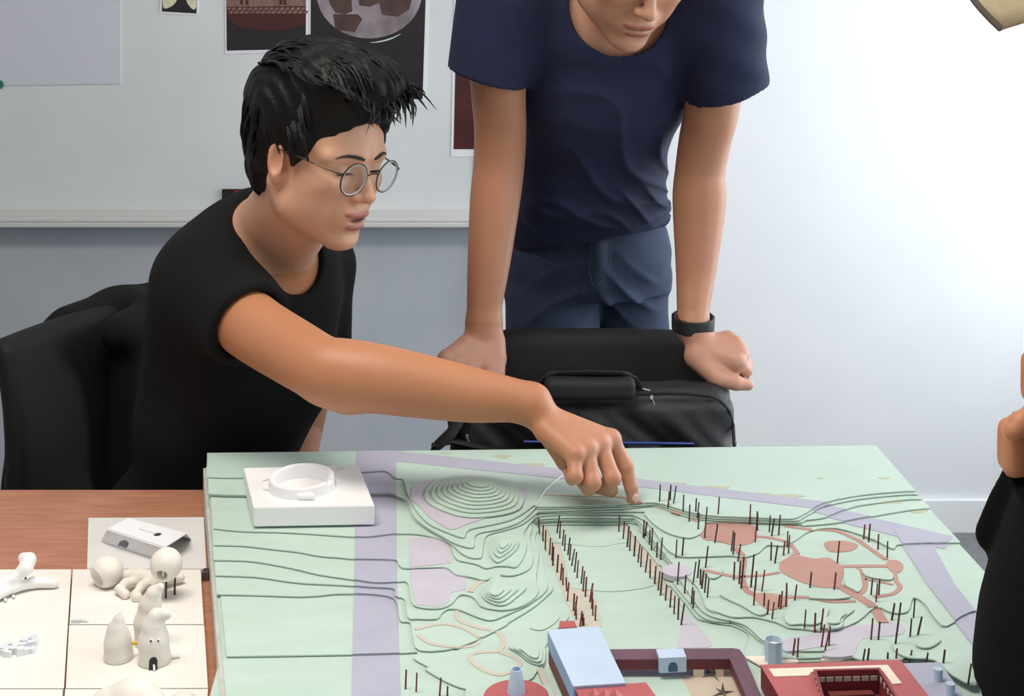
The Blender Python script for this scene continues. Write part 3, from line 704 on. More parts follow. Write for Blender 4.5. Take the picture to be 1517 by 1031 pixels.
# ---------------- skewer trees
T = []
def tr(f, s):
    for e in s.replace('\n', ' ').split('/'):
        a, b, c, d = [float(x) for x in e.replace(';', ',').split(',')]
        T.append((*f((a, b))[0], *f((c, d))[0]))
tr(z5, '97,462;90,335/122,515;126,392/140,585;145,430/172,620;180,492/190,660;195,525/197,698;203,555/228,750;238,615/255,808;265,682/272,845;275,712/302,890;297,785/305,965;318,822/225,462;248,322/247,502;256,362/268,552;281,428/284,592;292,466/308,622;326,488/320,662;333,538/335,705;360,572/358,752;376,596/377,795;388,657/408,838;423,703/422,892;435,738/440,932;450,783/473,972;497,830/490,1000;493,890')
tr(z6, '352,280;358,148/360,315;380,165/373,345;370,210/400,395;416,280/420,392;422,300/430,390;430,330/487,265;495,135/497,315;497,190/514,352;519,235')
tr(z5, '690,452;698,318/722,507;735,370/753,562;768,402/772,592;780,440/804,632;817,475/833,678;850,540/855,712;864,560/888,755;910,602/925,796;928,650/958,835;970,700/985,882;1000,740/1003,920;1018,750/1040,957;1050,838/1075,1005;1085,880')
tr(z6, '1073,250;1086,122/1104,300;1112,165/1135,342;1142,182/1157,382;1182,222')
tr(z5, '875,490;882,355/885,490;902,370/920,540;926,430/935,582;945,415/975,635;980,520/1003,652;1018,487/1118,640;1127,502/1165,635;1178,487/1130,838;1143,670/1183,905;1195,768/1245,838;1270,668/1280,790;1296,652/1340,712;1360,552/1235,985;1245,860/1248,1010;1256,885/1303,840;1305,725/1312,868;1328,735/1333,900;1348,755/1354,935;1366,800')
tr(z5, '995,230;1003,90/1060,272;1070,142/1075,205;1082,92/1100,230;1122,100/1173,292;1178,166/1218,366;1224,240/1267,290;1273,194/1278,340;1293,222/1285,425;1292,300/1333,492;1353,258/1435,310;1445,183/1410,525;1432,385')
tr(z7, '357,390;364,238/405,440;415,290/415,435;418,305/397,520;403,440/503,445;512,320/520,475;542,345/573,468;586,318/638,560;643,440/647,605;657,468/609,620;620,512/218,588;236,435/232,612;246,452/267,665;290,535/516,658;520,520/545,680;566,545/237,805;245,670/278,833;288,662/293,868;315,630/365,860;390,613/397,880;409,740/447,890;470,730/387,993;397,850/808,862;820,745/990,876;1003,748/1012,682;1030,512/1210,500;1220,390/1247,518;1260,385/1318,577;1323,460/1387,640;1391,515/1265,917;1278,797/1303,970;1315,830/1323,920;1332,797/632,920;635,828/693,958;710,840/464,1000;468,902')
tr(z8, '490,253;500,145/524,288;540,160/570,205;584,105/587,213;602,78/628,195;635,60/765,372;778,218/843,388;850,242/888,388;910,210/893,497;918,328/920,520;955,370/950,487;960,340/680,558;698,435/713,590;723,430/1265,442;1280,282/1320,442;1333,308/1420,297;1443,170/1448,472;1490,165/1205,597;1222,512/1240,592;1252,508/1390,585;1393,540/1453,582;1462,508')
tr(zr, '246,725;252,652/232,800;239,728/262,792;279,722/230,900;240,852/295,900;303,862/362,902;369,850/459,982;472,905')
tr(z4, '155,965;161,820/235,985;241,843/410,1016;421,880/468,1016;471,945')
tree_me = {}
for key in ('skewer', 'skewer_red'):
    bm = bmesh.new(); bmesh.ops.create_cone(bm, cap_ends=True, segments=6, radius1=1, radius2=.9, depth=1, matrix=Matrix.Translation((0, 0, .5)))
    me = bpy.data.meshes.new('skewer_tree'); bm.to_mesh(me); bm.free(); me.materials.append(M[key]); tree_me[key] = me
lmw = wloc(lm)
for i, (ub, vb, ut, vt) in enumerate(T):
    z = max(zat(ub, vb), zat(ub, vb-7) if vb > 960 and ub > 1200 else 0); b = Vector((*G(ub, vb, z), z-.0012)); y = b.y+random.uniform(-.002, .002)
    t = Vector(P(ut, vt, y).tolist()); d = t-b
    red = (vb > 850 and ub < 900) or (random.random() < .45 and 1050 < ub < 1300)
    o = bpy.data.objects.new('skewer_tree', tree_me['skewer_red' if red else 'skewer']); COL.objects.link(o); o.parent = lm
    o.location = b-lmw; o.rotation_mode = 'QUATERNION'; o.rotation_quaternion = d.to_track_quat('Z', 'Y'); r = random.uniform(.0009, .0011); o.scale = (r, r, d.length)
# pinned white threads left on the model
def thread(px, name='white_thread', r=.0007):
    pts = []
    for u, v in px:
        z = zat(u, v)+.0008; pts.append((*G(u, v, z), z))
    tube(name, pts, r, M['foam_cool'], lm, 5)
thread(smooth_line(z3((1140,440),(1165,400),(1200,335),(1260,280),(1330,225),(1400,170)), 3))
# worn cardboard patches on the far green strip
for u, v, w, h in ((745,676,13,2.0),(790,688,20,2.2),(1000,716,14,1.6),(1060,722,22,2.4),(1130,732,18,2.5),(1165,735,24,2.8),(1310,708,9,1.3),(1215,708,6,1.2),(1320,744,16,2.4),(1360,757,14,2.4),(660,671,10,1.0)):
    plaza([(u+w*math.cos(a)*(1+.25*math.sin(3*a+u)), v+h*math.sin(a)*(1+.3*math.cos(2*a+u))) for a in np.linspace(0, 2*PI, 11)[:-1]], 'rust', 'worn_patch', 2, .00025)
# lighter front block at the lower left corner of the model
q = G(322, 992, .779); prism('edge_strip', [G(322, 990, .778), G(338, 985, .778), (G(338,985,.778)[0]+.035, .94), (G(322,990,.778)[0]+.03, .94)], TZ+.0005, .778, M['mint'], lm)

# ---------------------------------------------------------------- model buildings
def block(name, px, z0, z1, m, parent):
    return prism(name, wp(px, z1), z0, z1, M[m] if isinstance(m, str) else m, parent)
GB = ZB+.0022
hall = thing('model_hall', (*G(850, 1000, GB), GB), 'model hall with long pale blue flat roof on dark red walls', 'model building', )
rf = z9((215,232),(735,197),(1012,772),(478,805))
rw = wp(rf, .816); cen = np.mean(rw, 0)
shrink = lambda w, s: [tuple(cen+(np.array(p)-cen)*s) for p in w]
prism('lower_wall', shrink(rw, .975), GB, .800, M['brown_wall'], hall)
prism('upper_storey', rw, .800, .8152, M['blue'], hall)
prism('roof', shrink(rw, 1.004), .8152, .8163, M['blue_pale'], hall)
wk = thing('model_workshop', (*G(910, 1025, GB), GB), 'red-roofed model workshop with saw-tooth skylights at the lower frame edge', 'model building')
wr = wp([(850.5,1018.5),(957,1011.5),(985,1050),(872,1058)], .813)
prism('wall', shrink(wr, 1) if False else [tuple(np.mean(wr, 0)+(np.array(p)-np.mean(wr, 0))*.98) for p in wr], GB, .812, M['red_wall'], wk); prism('roof', wr, .812, .8135, M['red_roof'], wk)
for u in (882, 898, 914):
    a = np.array(G(u, 1036, .8135)); bm = bmesh.new()
    v = [bm.verts.new((a[0]+x, a[1]+y, .8135+z)) for x, y, z in ((-.007,-.02,0),(.007,-.02,0),(-.001,-.02,.007),(-.007,.005,0),(.007,.005,0),(-.001,.005,.007))]
    for f in ((0,1,2),(5,4,3),(0,3,4,1),(1,4,5,2),(2,5,3,0)): bm.faces.new([v[i] for i in f])
    bm_obj('skylight', bm, M['red_roof'], wk)
wg = thing('model_gate_wing', (*G(990, 985, GB), GB), 'maroon L-shaped model wing with a pale blue arched gatehouse', 'model building')
top = [(868,962),(1086,960),(1096,962),(1103,972),(1134,1045),(1112,1045),(1081,976),(876,977)]
tw = wp(top, .8005); bm = bmesh.new(); add_prism(bm, tw, .7905, .7995); bm_obj('wing_wall', bm, M['maroon'], wg); prism('wing_roof', tw, .7995, .8005, M['maroon_top'], wg)
gt = wp([(972,961.5),(1012,960.5),(1017,973),(977,975)], .8045); prism('gatehouse', gt, GB+.006, .8045, M['blue_pale'], wg)
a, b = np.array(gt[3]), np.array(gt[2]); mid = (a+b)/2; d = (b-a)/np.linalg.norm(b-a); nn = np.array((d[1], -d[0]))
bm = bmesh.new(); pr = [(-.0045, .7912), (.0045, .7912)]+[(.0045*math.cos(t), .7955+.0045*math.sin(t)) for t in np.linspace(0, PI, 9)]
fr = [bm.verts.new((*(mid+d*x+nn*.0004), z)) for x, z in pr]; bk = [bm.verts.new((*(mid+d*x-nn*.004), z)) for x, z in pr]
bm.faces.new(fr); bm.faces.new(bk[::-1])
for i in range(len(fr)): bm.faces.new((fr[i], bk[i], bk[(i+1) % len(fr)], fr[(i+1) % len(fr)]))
bm_obj('arch_shade_fill', bm, mat('arch_shade', rgb(74,92,124), .8), wg)  # solid dark fill, its colour stands in for the shade inside the arch
for u, w_ in ((905, 7), (1035, 8), (1066, 6)):
    block('support', [(u-w_, 986), (u+w_, 986), (u+w_, 991), (u-w_, 991)], ZB-.001, .7905, 'cream', wg)
ct = thing('model_courtyard', (*G(1010, 1015, GB), ZB), 'sand coloured model courtyard plate with grey paper stars', 'model base')
prism('plate', wp([(895,990),(1078,984),(1112,1045),(960,1045)], ZB+.0012), ZB+.0001, ZB+.0012, M['sand'], ct)
prism('lawn_patch', wp([(905,1003),(1010,1003),(1030,1045),(975,1045)], ZB+.0018), ZB+.001, ZB+.0018, M['mint'], ct)
prism('painted_shade_strip', wp([(905,992),(1062,990),(1068,1000),(915,1003)], ZB+.0017), ZB+.001, ZB+.0017, M['deck'], ct)  # grey strip painting the shadow under the raised wing onto the court
block('white_block', [(885,1004),(897,1003),(904,1012),(893,1014)], ZB+.001, .7905, 'cream', ct)
for u, v in ((1056, 999), (1071, 1027)):
    c = np.array(G(u, v, ZB+.0022)); bm = bmesh.new()
    for ang in (.4, 1.97):
        dd = np.array((math.cos(ang), math.sin(ang)))
        q = [bm.verts.new((*(c+dd*x), z)) for x, z in ((-.012, ZB+.0014), (.012, ZB+.0014), (.002, ZB+.004), (0, ZB+.012), (-.002, ZB+.004))]
        q2 = [bm.verts.new((w.co.x-dd[1]*.0008, w.co.y+dd[0]*.0008, w.co.z)) for w in q]
        bm.faces.new(q); bm.faces.new(q2[::-1])
        for i in range(5): bm.faces.new((q[i], q2[i], q2[(i+1) % 5], q[(i+1) % 5]))
    bm_obj('paper_star', bm, M['grey_star'], ct)
rd = thing('model_atrium_building', (*G(1240, 1010, GB), GB), 'crimson model building with sunken windowed atrium and cream roof strip', 'model building')
ZR = .806
out = wp([(1127,985),(1333,977),(1352,990),(1400,1060),(1172,1060)], ZR); hole = wp([(1208,1000),(1302,997.5),(1344,1066),(1227,1066)], ZR)
hole = [tuple(p) for p in hole]
bm = bmesh.new()
# roof with the atrium opening: walls built as a ring of quads
def ring_solid(bm, outer, inner, z0, z1):
    vo = [[bm.verts.new((*p, z)) for p in outer] for z in (z0, z1)]; vi = [[bm.verts.new((*p, z)) for p in inner] for z in (z0, z1)]
    for (A, Bv, flip) in ((vo, None, 0), (vi, None, 1)):
        n = len(A[0])
        for i in range(n): bm.faces.new((A[0][i], A[0][(i+1) % n], A[1][(i+1) % n], A[1][i]))
    for lev in (0, 1):
        es = []
        for Lp in (vo[lev], vi[lev]):
            for i in range(len(Lp)):
                e = bm.edges.get((Lp[i], Lp[(i+1) % len(Lp)])); es.append(e)
        bmesh.ops.triangle_fill(bm, edges=es, use_beauty=True)
out4 = wp([(1127,985),(1333,977),(1398,1060),(1172,1060)], ZR)
ring_solid(bm, out4, hole, GB, ZR-.001); bm_obj('wall', bm, M['red_wall'], rd)
bm = bmesh.new(); ring_solid(bm, [tuple(np.mean(out4, 0)+(np.array(p)-np.mean(out4, 0))*1.006) for p in out4], hole, ZR-.001, ZR); bm_obj('roof', bm, M['red_roof'], rd)
hc = np.mean(hole, 0); bm = bmesh.new(); ring_solid(bm, [tuple(hc+(np.array(p)-hc)*1.05) for p in hole], [tuple(hc+(np.array(p)-hc)*.97) for p in hole], ZR-.0005, ZR+.0045); bm_obj('atrium_parapet', bm, M['red_wall'], rd)
prism('atrium_floor', [tuple(hc+(np.array(p)-hc)*.99) for p in hole], GB+.001, GB+.003, M['brown_wall'], rd)
prism('atrium_ledge', wp([(1226,1024),(1290,1022),(1296,1028),(1230,1031)], .793), GB+.003, .793, M['brown_wall'], rd)
h0, h1_, h2, h3 = [np.array(p) for p in [tuple(hc+(np.array(p)-hc)*.97) for p in hole]]
for k in range(7):
    t = (k+.5)/7; p = h0+(h1_-h0)*t; d = (h1_-h0)/np.linalg.norm(h1_-h0); nn = np.array((d[1], -d[0]))
    bm = bmesh.new(); M_ = Matrix.Translation((*(p+nn*.0003), ZR-.0035)) @ Matrix(((d[0], -nn[0], 0, 0), (d[1], -nn[1], 0, 0), (0, 0, 1, 0), (0, 0, 0, 1)))
    bmesh.ops.create_cube(bm, size=1, matrix=M_ @ Matrix.Diagonal((.0066, .001, .0042, 1))); bm_obj('atrium_window', bm, M['pink_pale'], rd)
for (A_, B_) in ((h0, h3), (h1_, h2)):
    for k in range(5):
        p = A_+(B_-A_)*(.12+.13*k); d = (B_-A_)/np.linalg.norm(B_-A_); nn = np.array((d[1], -d[0]))
        bm = bmesh.new(); M_ = Matrix.Translation((*p, ZR-.001)) @ Matrix(((d[0], -nn[0], 0, 0), (d[1], -nn[1], 0, 0), (0, 0, 1, 0), (0, 0, 0, 1)))
        bmesh.ops.create_cube(bm, size=1, matrix=M_ @ Matrix.Diagonal((.004, .0012, .0042, 1))); bm_obj('atrium_window', bm, M['pink_pale'], rd)
        if A_ is h0:
            A2, B2 = [np.array(tuple(hc+(np.array(x)-hc)*1.051)) for x in (hole[0], hole[3])]; p = A2+(B2-A2)*(.12+.13*k)
            bm = bmesh.new(); M_ = Matrix.Translation((*p, ZR+.002)) @ Matrix(((d[0], -nn[0], 0, 0), (d[1], -nn[1], 0, 0), (0, 0, 1, 0), (0, 0, 0, 1)))
            bmesh.ops.create_cube(bm, size=1, matrix=M_ @ Matrix.Diagonal((.004, .0008, .0026, 1))); bm_obj('parapet_window', bm, M['pink_pale'], rd)
prism('roof_strip', wp([(1139,990.5),(1315,984.6),(1336,1012),(1322,1013),(1308,993.5),(1202,995),(1198,1000.4),(1147,1002)], ZR+.0008), ZR-.0002, ZR+.0008, M['cream'], rd)
dk = thing('model_deck', (*G(1370, 1005, GB), GB), 'grey lilac flat-roofed model block with two pale blue roof drums', 'model building')
block('block', [(1317,983),(1393,981),(1440,1050),(1366,1052)], GB, .8, 'deck', dk)
for u, v in ((1390, 1008), (1408, 1030)):
    c = G(u, v, .8); bm = bmesh.new(); add_lathe(bm, [(0, 0), (.004, 0), (.004, .011), (0, .011)], (*c, .8), 20); autosmooth(bm_obj('roof_drum', bm, M['blue_pale'], dk))
cp = thing('model_forecourt', (*G(1140, 978, GB), GB), 'pale cream model forecourt plate around the blue chimney', 'model base')
prism('plate', wp([(1103,972),(1176,971),(1183,980),(1126,985)], GB+.001), GB-.0005, GB+.001, M['cream'], cp)
cp2 = tag(prism('model_ramp', wp([(1224,968),(1256,974.5),(1245,977),(1215,978)], GB+.0015), GB-.0005, GB+.0015, M['cream']), 'small cream triangular model ramp behind the crimson building', 'model ramp')
ch = thing('model_chimney', (*G(1146, 981, GB), GB+.001), 'hollow pale blue octagonal model chimney beside the crimson building', 'model chimney')
c = G(1146, 979, GB+.001); bm = bmesh.new(); add_lathe(bm, [(.0087, 0), (.0089, .021), (.0082, .021), (.0078, .004), (0, .004)], (*c, GB+.001), 8); bm_obj('shaft', bm, M['blue_pale'], ch)
bm = bmesh.new(); add_lathe(bm, [(0, .0155), (.0076, .0155)], (*c, GB+.001), 8); bm_obj('inner_floor', bm, M['foam'], ch)
dr = thing('model_drum', (*G(765, 1040, ZB), ZB), 'red round model drum with a hollow pale blue cone at the lower edge', 'model building')
prism('square_plate', wp([(690,1018),(815,1015),(835,1062),(690,1066)], ZB+.004), ZB+.0022, ZB+.0045, M['mint'], dr)
c = G(765, 1041, ZB+.0045); bm = bmesh.new(); add_lathe(bm, [(.030, 0), (.030, .006), (.012, .010), (0, .010)], (*c, ZB+.0045), 32); autosmooth(bm_obj('drum_roof', bm, M['red_roof'], dr))
bm = bmesh.new(); add_lathe(bm, [(.0088, 0), (.0050, .022), (.0042, .022), (.0048, .016), (0, .016)], (*c, ZB+.0135), 12); bm_obj('cone', bm, M['blue_pale'], dr)
tag(prism('model_kiosk', wp([(829,920),(851,919.5),(855,929),(828,930)], .791), ZB, .791, M['red_roof']), 'tiny salmon model kiosk behind the hall', 'model building')
tag(prism('model_ramp', wp([(795,989),(803,987),(813,1014),(806,1015)], GB+.0018), GB-.001, GB+.0012, M['pink_pale']), 'narrow pink model ramp along the hall wall', 'model ramp')

# white base with a ring, standing on the landscape
zb = Zk(9)+.0002; wbs = thing('ring_model', (*G(450, 720, zb), zb), 'white plaster block model with a ring wall, on the green strip', 'model')
tp = wp([(361,693),(531,689),(555,749),(376,752)], zb+.019); bm = bmesh.new(); add_prism(bm, tp, zb-.004, zb+.019)
bmesh.ops.bevel(bm, geom=[e for e in bm.edges if len(e.link_faces) == 2 and e.calc_face_angle(0) > .5], offset=.0008, segments=2, affect='EDGES'); bm_obj('base_block', bm, M['plaster'], wbs)
zt = zb+.019; rc_ = np.array((*G(447, 722, zt), zt))
def ringf(p):
    q = p-rc_.astype(f4); r = np.hypot(q[:, 0], q[:, 1]*.98); ang = np.arctan2(q[:, 1], q[:, 0])
    hgt = .0135+.002*np.sin(ang)
    dr_ = np.abs(r-.0365)-.0036+.0014*np.clip(q[:, 2]/.014, 0, 1); dz = np.abs(q[:, 2]-hgt/2)-hgt/2
    d = np.minimum(np.maximum(dr_, dz), 0)+np.hypot(np.maximum(dr_, 0), np.maximum(dz, 0))-.0012
    gap = rbox(q, (.0365, -.012, .0135), (.006, .007, .004), .001)
    tail = rc(q, (.004, -.0395, .004), (.019, -.041, .004), .0045, .004)
    return np.minimum(np.maximum(d, -gap), tail)
surface('ring_wall', ringf, rc_+(-.06, -.06, -.004), rc_+(.06, .06, .024), .0013, M['plaster'], wbs)
for p0, p1 in (((389,712),(400,707)), ((390,724),(407,726)), ((500,694),(513,693)), ((498,717),(501,711)), ((428,705),(438,706))):
    a = (*G(*p0, zt+.001), zt+.001); b = (*G(*p1, zt+.003), zt+.003); tube('white_rod', [a, b], .0011, M['plaster'], wbs, 6)

# ---------------------------------------------------------------- left of the landscape: boards, clay and paper
ZT = TZ+.012
def board(px, label, name='foam_board', z1=ZT, m='foam', group='white foam boards on the table'):
    return tag(prism(name, wp(px, z1), TZ+.0003, z1, M[m]), label, 'board', group)
board([(108,843.5),(297,843.5),(302,924.5),(103,924.5)], 'white foam board under the clay ball and clay hand, next to the landscape')
board([(102.5,926),(302.5,926),(308,1019),(97.5,1019.5)], 'white foam board under the three pointed clay cones')
board([(-110,843.5),(105.5,843.5),(100.5,924),(94.5,1019.5),(-160,1019.5)], 'white foam board under the white forked form at the left edge')
board([(96.5,1021),(308,1020.5),(300,1120),(90,1120)], 'white foam board under the clay lumps at the lower frame edge')
board([(-160,1021),(93,1021),(86,1120),(-200,1120)], 'empty white foam board at the lower left frame corner')
tag(prism('card_sheet', wp([(131,767),(302,766),(306,842.5),(129,842.5)], TZ+.004), TZ+.0003, TZ+.004, M['card_grey']), 'pale grey card sheet under the folded paper tunnel', 'card')
tag(box('grey_block', (*G(298.5, 861, TZ), TZ+.0003), (G(309,861,TZ)[0], G(298,861,TZ)[1]+.012, TZ+.011), M['steel'], None, .001), 'small grey metal block between board and landscape', 'block')
# folded paper tunnel
pt = thing('paper_tunnel', (*G(225, 800, TZ+.004), TZ+.004), 'folded white paper tunnel with cut holes lying on the pale card', 'paper model')
zc_ = TZ+.0045; zt = TZ+.026
E3 = lambda u, v, z: np.array((*G(u, v, z), z))
ta, tb_, tc, td = [E3(*zl(p)[0], zt) for p in ((497,262), (592,213), (862,284), (762,348))]      # top plane
fa, fb = E3(*zl((468,316))[0], zc_), E3(*zl((735,402))[0], zc_)                                     # front side foot
ba = fa+(tb_-ta)*1.5; bb = fb+(tc-td)*1.5
def sheet(name, quad, holes, th=.0011):
    """flat sheet with holes; holes given in (s, t) of the quad"""
    A0, B0, C0, D0 = quad; nrm = np.cross(B0-A0, D0-A0); nrm /= np.linalg.norm(nrm)
    f = lambda s, t: A0*(1-s)*(1-t)+B0*s*(1-t)+C0*s*t+D0*(1-s)*t
    bm = bmesh.new(); loops = [[(0, 0), (.5, 0), (1, 0), (1, .5), (1, 1), (.5, 1), (0, 1), (0, .5)]]+holes
    es = []; vs2 = []
    for lp in loops:
        vs = [bm.verts.new(f(*p)) for p in lp]; es += [bm.edges.new((vs[i], vs[(i+1) % len(vs)])) for i in range(len(vs))]
    bmesh.ops.triangle_fill(bm, edges=es, use_beauty=True)
    r = bmesh.ops.extrude_face_region(bm, geom=bm.faces[:]); ex = [v for v in r['geom'] if isinstance(v, bmesh.types.BMVert)]
    bmesh.ops.translate(bm, verts=ex, vec=Vector((nrm*th).tolist()))
    return bm_obj(name, bm, M['foam_cool'], pt)
circ = lambda s, t, a, b, n=14: [(s+a*math.cos(2*PI*i/n), t+b*math.sin(2*PI*i/n)) for i in range(n)]
sheet('top_panel', (ta, td, tc, tb_), [circ(.68, .52, .05, .13), [(.36, .50), (.62, .50), (.62, .53), (.36, .53)]])
sheet('front_panel', (fa, fb, td, ta), [[(.27, .10), (.45, .10), (.45, .45), (.42, .62), (.36, .70), (.30, .62), (.27, .45)]])
sheet('back_panel', (ba, bb, tc, tb_), [])
# arched paper rim of the cut hole
rim = [fa*(1-s)*(1-t)+fb*s*(1-t)+td*s*t+ta*(1-s)*t for s, t in ((.27,.08),(.268,.45),(.295,.63),(.36,.72),(.425,.63),(.452,.45),(.45,.08))]
tube('hole_rim', rim, .0012, M['foam_cool'], pt, 6)

# clay ball on two black pins
def clay(name, fn, c, r, h, label=None, cat=None, m='clay', parent=None, group=None):
    c = np.asarray(c); o = surface(name, fn, c-np.asarray(r), c+np.asarray(r), h, M[m], parent)
    return tag(o, label, cat, group) if label else o
bl = thing('clay_ball', (*G(250, 884, ZT), ZT), 'white clay ball with a round hole, standing on two black pins', 'clay model')
c = P(246, 836, 1.492); hd = np.array((-.08, -.9, -.42)); hd /= np.linalg.norm(hd)
def ballf(p):
    q = p-c.astype(f4); d = ell(q, (0, 0, 0), (.0178, .0175, .0182))+.0006*folds(p, 130)
    return smax(d, -rc(q, hd*.004, hd*.03, .0062, .0066), .002)
clay('ball', ballf, c, (.024,)*3, .0009, parent=bl)
for ub, vb, x in ((245.6, 886, 0.002), (258.6, 881, .009)):
    b = np.array((*G(ub, vb, ZT), ZT)); tube('pin', [b, (b[0]+.0008, b[1], c[2]-.012)], .0012, M['black_plastic'], bl, 8)
tube('hole_figure', [tuple(c+hd*.011+(0, 0, -.004)), tuple(c+hd*.0115+(.0008, 0, .003))], .0012, M['foam_cool'], bl, 6)
# hollow clay shell
sc_ = np.array((*G(158, 868, ZT), ZT+.0165))
def shellf(p):
    q = p-sc_.astype(f4); d = ell(q, (0, 0, 0), (.0185, .0175, .0175))+.0009*folds(p, 110, (1,1,1), 3)
    d = smax(d, -ell(q, (-.0115, -.0115, -.004), (.0125, .0100, .0105)), .003); return np.maximum(d, -(q[:, 2]+.0163))
clay('clay_shell', shellf, sc_, (.024,)*3, .0009, 'round clay shell with a dark side opening, left of the clay hand', 'clay model')
# clay hand lying between shell and ball
z_ = ZT
K = lambda u, v, dz=.004: np.array((*G(u, v, z_+dz), z_+dz))
ch_c = K(222, 862)
fing = [([K(205,860,.009), K(186,864,.010), K(176,873,.006), K(186,881,.004)], [.0062,.0050,.0046,.0052]), ([K(222,862,.009), K(209,868,.010), K(201,880,.006), K(203,884,.0045)], [.006,.0046,.0044,.0058]), ([K(236,863,.008), K(228,874,.007), K(222,883,.004)], [.006,.0045,.0042])]
def handf(p):
    d = chain(p, [K(180,853,.009), K(205,854,.012), K(235,858,.011), K(268,856,.007)], [.0055,.0080,.0075,.0048], .004)
    d = smin(d, rc(p, K(192,850,.012), K(214,850,.013), .004, .005), .004)
    for pts, rs in fing: d = smin(d, chain(p, pts, rs, .003), .003)
    return np.maximum(d+.0006*folds(p, 150), -(p[:, 2]-ZT-.0002))
clay('clay_hand', handf, ch_c+(0, 0, .008), (.075, .045, .022), .001, 'white clay hand with bent fingers lying behind the clay cones', 'clay model')
# pointed clay cones
def conef(ax, rs, nz=.0006, s=0):
    ax = [np.array(a, f4) for a in ax]
    def f(p):
        d = chain(p, ax, rs, .004)+nz*folds(p, 120, (1, 1, .6), s); return np.maximum(d, -(p[:, 2]-ZT-.0002))
    return f
c0 = np.array((*G(176, 975, ZT), ZT)); s_ = 1.357/1950
clay('clay_cone', conef([c0+(0,0,.004), c0+(-.001,0,.018), c0+(-.002,0,.030), c0+(.000,0,.040), c0+(.002,0,.047)], [.0150,.0132,.0092,.0050,.0018]), c0+(0,0,.025), (.022,.022,.030), .001,
     'slim pointed clay cone standing left, joined to the others by a yellow stick', 'clay model', 'clay_grey', None, 'pointed clay cones')
c1 = np.array((*G(221, 952, ZT), ZT))
clay('clay_cone', conef([c1+(0,0,.004), c1+(-.001,0,.022), c1+(.001,0,.040), c1+(.005,0,.052), c1+(.0115,0,.0585)], [.0150,.0142,.0108,.0072,.0042], .0006, 2), c1+(.002,0,.03), (.024,.022,.036), .001,
     'tallest clay cone with a rounded bent tip, rearmost of the three', 'clay model', 'clay', None, 'pointed clay cones')
c2 = np.array((*G(229, 980, ZT), ZT))
fc = thing('clay_cone', tuple(c2), 'clay cone with two dot eyes and a black arched mouth, front of three', 'clay model', 'pointed clay cones')
clay('cone_body', conef([c2+(0,0,.004), c2+(-.001,0,.022), c2+(-.001,0,.036), c2+(.002,0,.046), c2+(.0085,0,.0485), c2+(.013,0,.0475)], [.0168,.0150,.0112,.0078,.0046,.0036], .0007, 4), c2+(.0,0,.028), (.024,.022,.033), .001, m='clay_grey', parent=fc)
fcb = conef([c2+(0,0,.004), c2+(-.001,0,.022), c2+(-.001,0,.036), c2+(.002,0,.046), c2+(.0085,0,.0485), c2+(.013,0,.0475)], [.0168,.0150,.0112,.0078,.0046,.0036], .0007, 4)
def on_front(fn, u, v, y0):
    """march from the eye's side to the surface at this pixel height"""
    for y in np.linspace(y0-.03, y0+.02, 400):
        p = P(u, v, y)
        if fn(np.array([p], f4))[0] < 0: return p
    return P(u, v, y0)
for u, v, r in ((224, 949, .0016), (235, 949, .0014)):
    p = on_front(fcb, u, v, c2[1]); bm = bmesh.new(); bmesh.ops.create_uvsphere(bm, u_segments=14, v_segments=8, radius=r, matrix=Matrix.Translation(p.tolist())); e = bm_obj('eye_white_ring', bm, M['foam_cool'], fc); autosmooth(e)
    bm = bmesh.new(); bmesh.ops.create_uvsphere(bm, u_segments=12, v_segments=8, radius=r*.72, matrix=Matrix.Translation((p+(0, -.0011, .0002)).tolist())); autosmooth(bm_obj('pupil', bm, M['black_plastic'], e))
p = on_front(fcb, 227, 985, c2[1]); bm = bmesh.new()
pr = [(-.0040, -.0075), (.0040, -.0075), (.0040, .004), (.0026, .0070), (0, .0080), (-.0026, .0070), (-.0040, .004)]
fr = [bm.verts.new((p[0]+x, p[1]-.0012+.16*z, p[2]+z)) for x, z in pr]; bk = [bm.verts.new((p[0]+x, p[1]+.006, p[2]+z)) for x, z in pr]
bm.faces.new(fr); bm.faces.new(bk[::-1])
for i in range(7): bm.faces.new((fr[i], bk[i], bk[(i+1) % 7], fr[(i+1) % 7]))
bm_obj('mouth', bm, M['black_plastic'], fc)
tube('tongue', [tuple(p+(.001, -.001, .001)), tuple(p+(.0022, -.004, -.0035))], .001, M['foam_cool'], fc, 6)
tag(tube('yellow_stick', [tuple(P(183, 953, 1.352)), tuple(P(206, 952.5, 1.362))], .0017, M['yellow'], None, 10), 'short yellow stick between the slim left cone and its neighbours', 'stick')
bd = thing('red_bead', tuple(P(219, 920, 1.366)), 'tiny red bead with a white peg between the two right cones', 'bead')
p = P(218.5, 921, 1.362); tube('bead', [tuple(p+(0, 0, -.002)), tuple(p+(0, 0, .002))], .0014, M['red_bead'], bd, 8); tube('peg', [tuple(p+(.0017, -.0003, -.003)), tuple(p+(.0017, -.0003, .0036))], .0011, M['foam_cool'], bd, 8)
tag(tube('white_rod', [(*G(249, 974, ZT+.002), ZT+.002), (*G(266, 972, ZT+.002), ZT+.002)], .0012, M['foam_cool'], None, 8), 'thin white rod lying right of the front clay cone', 'rod')
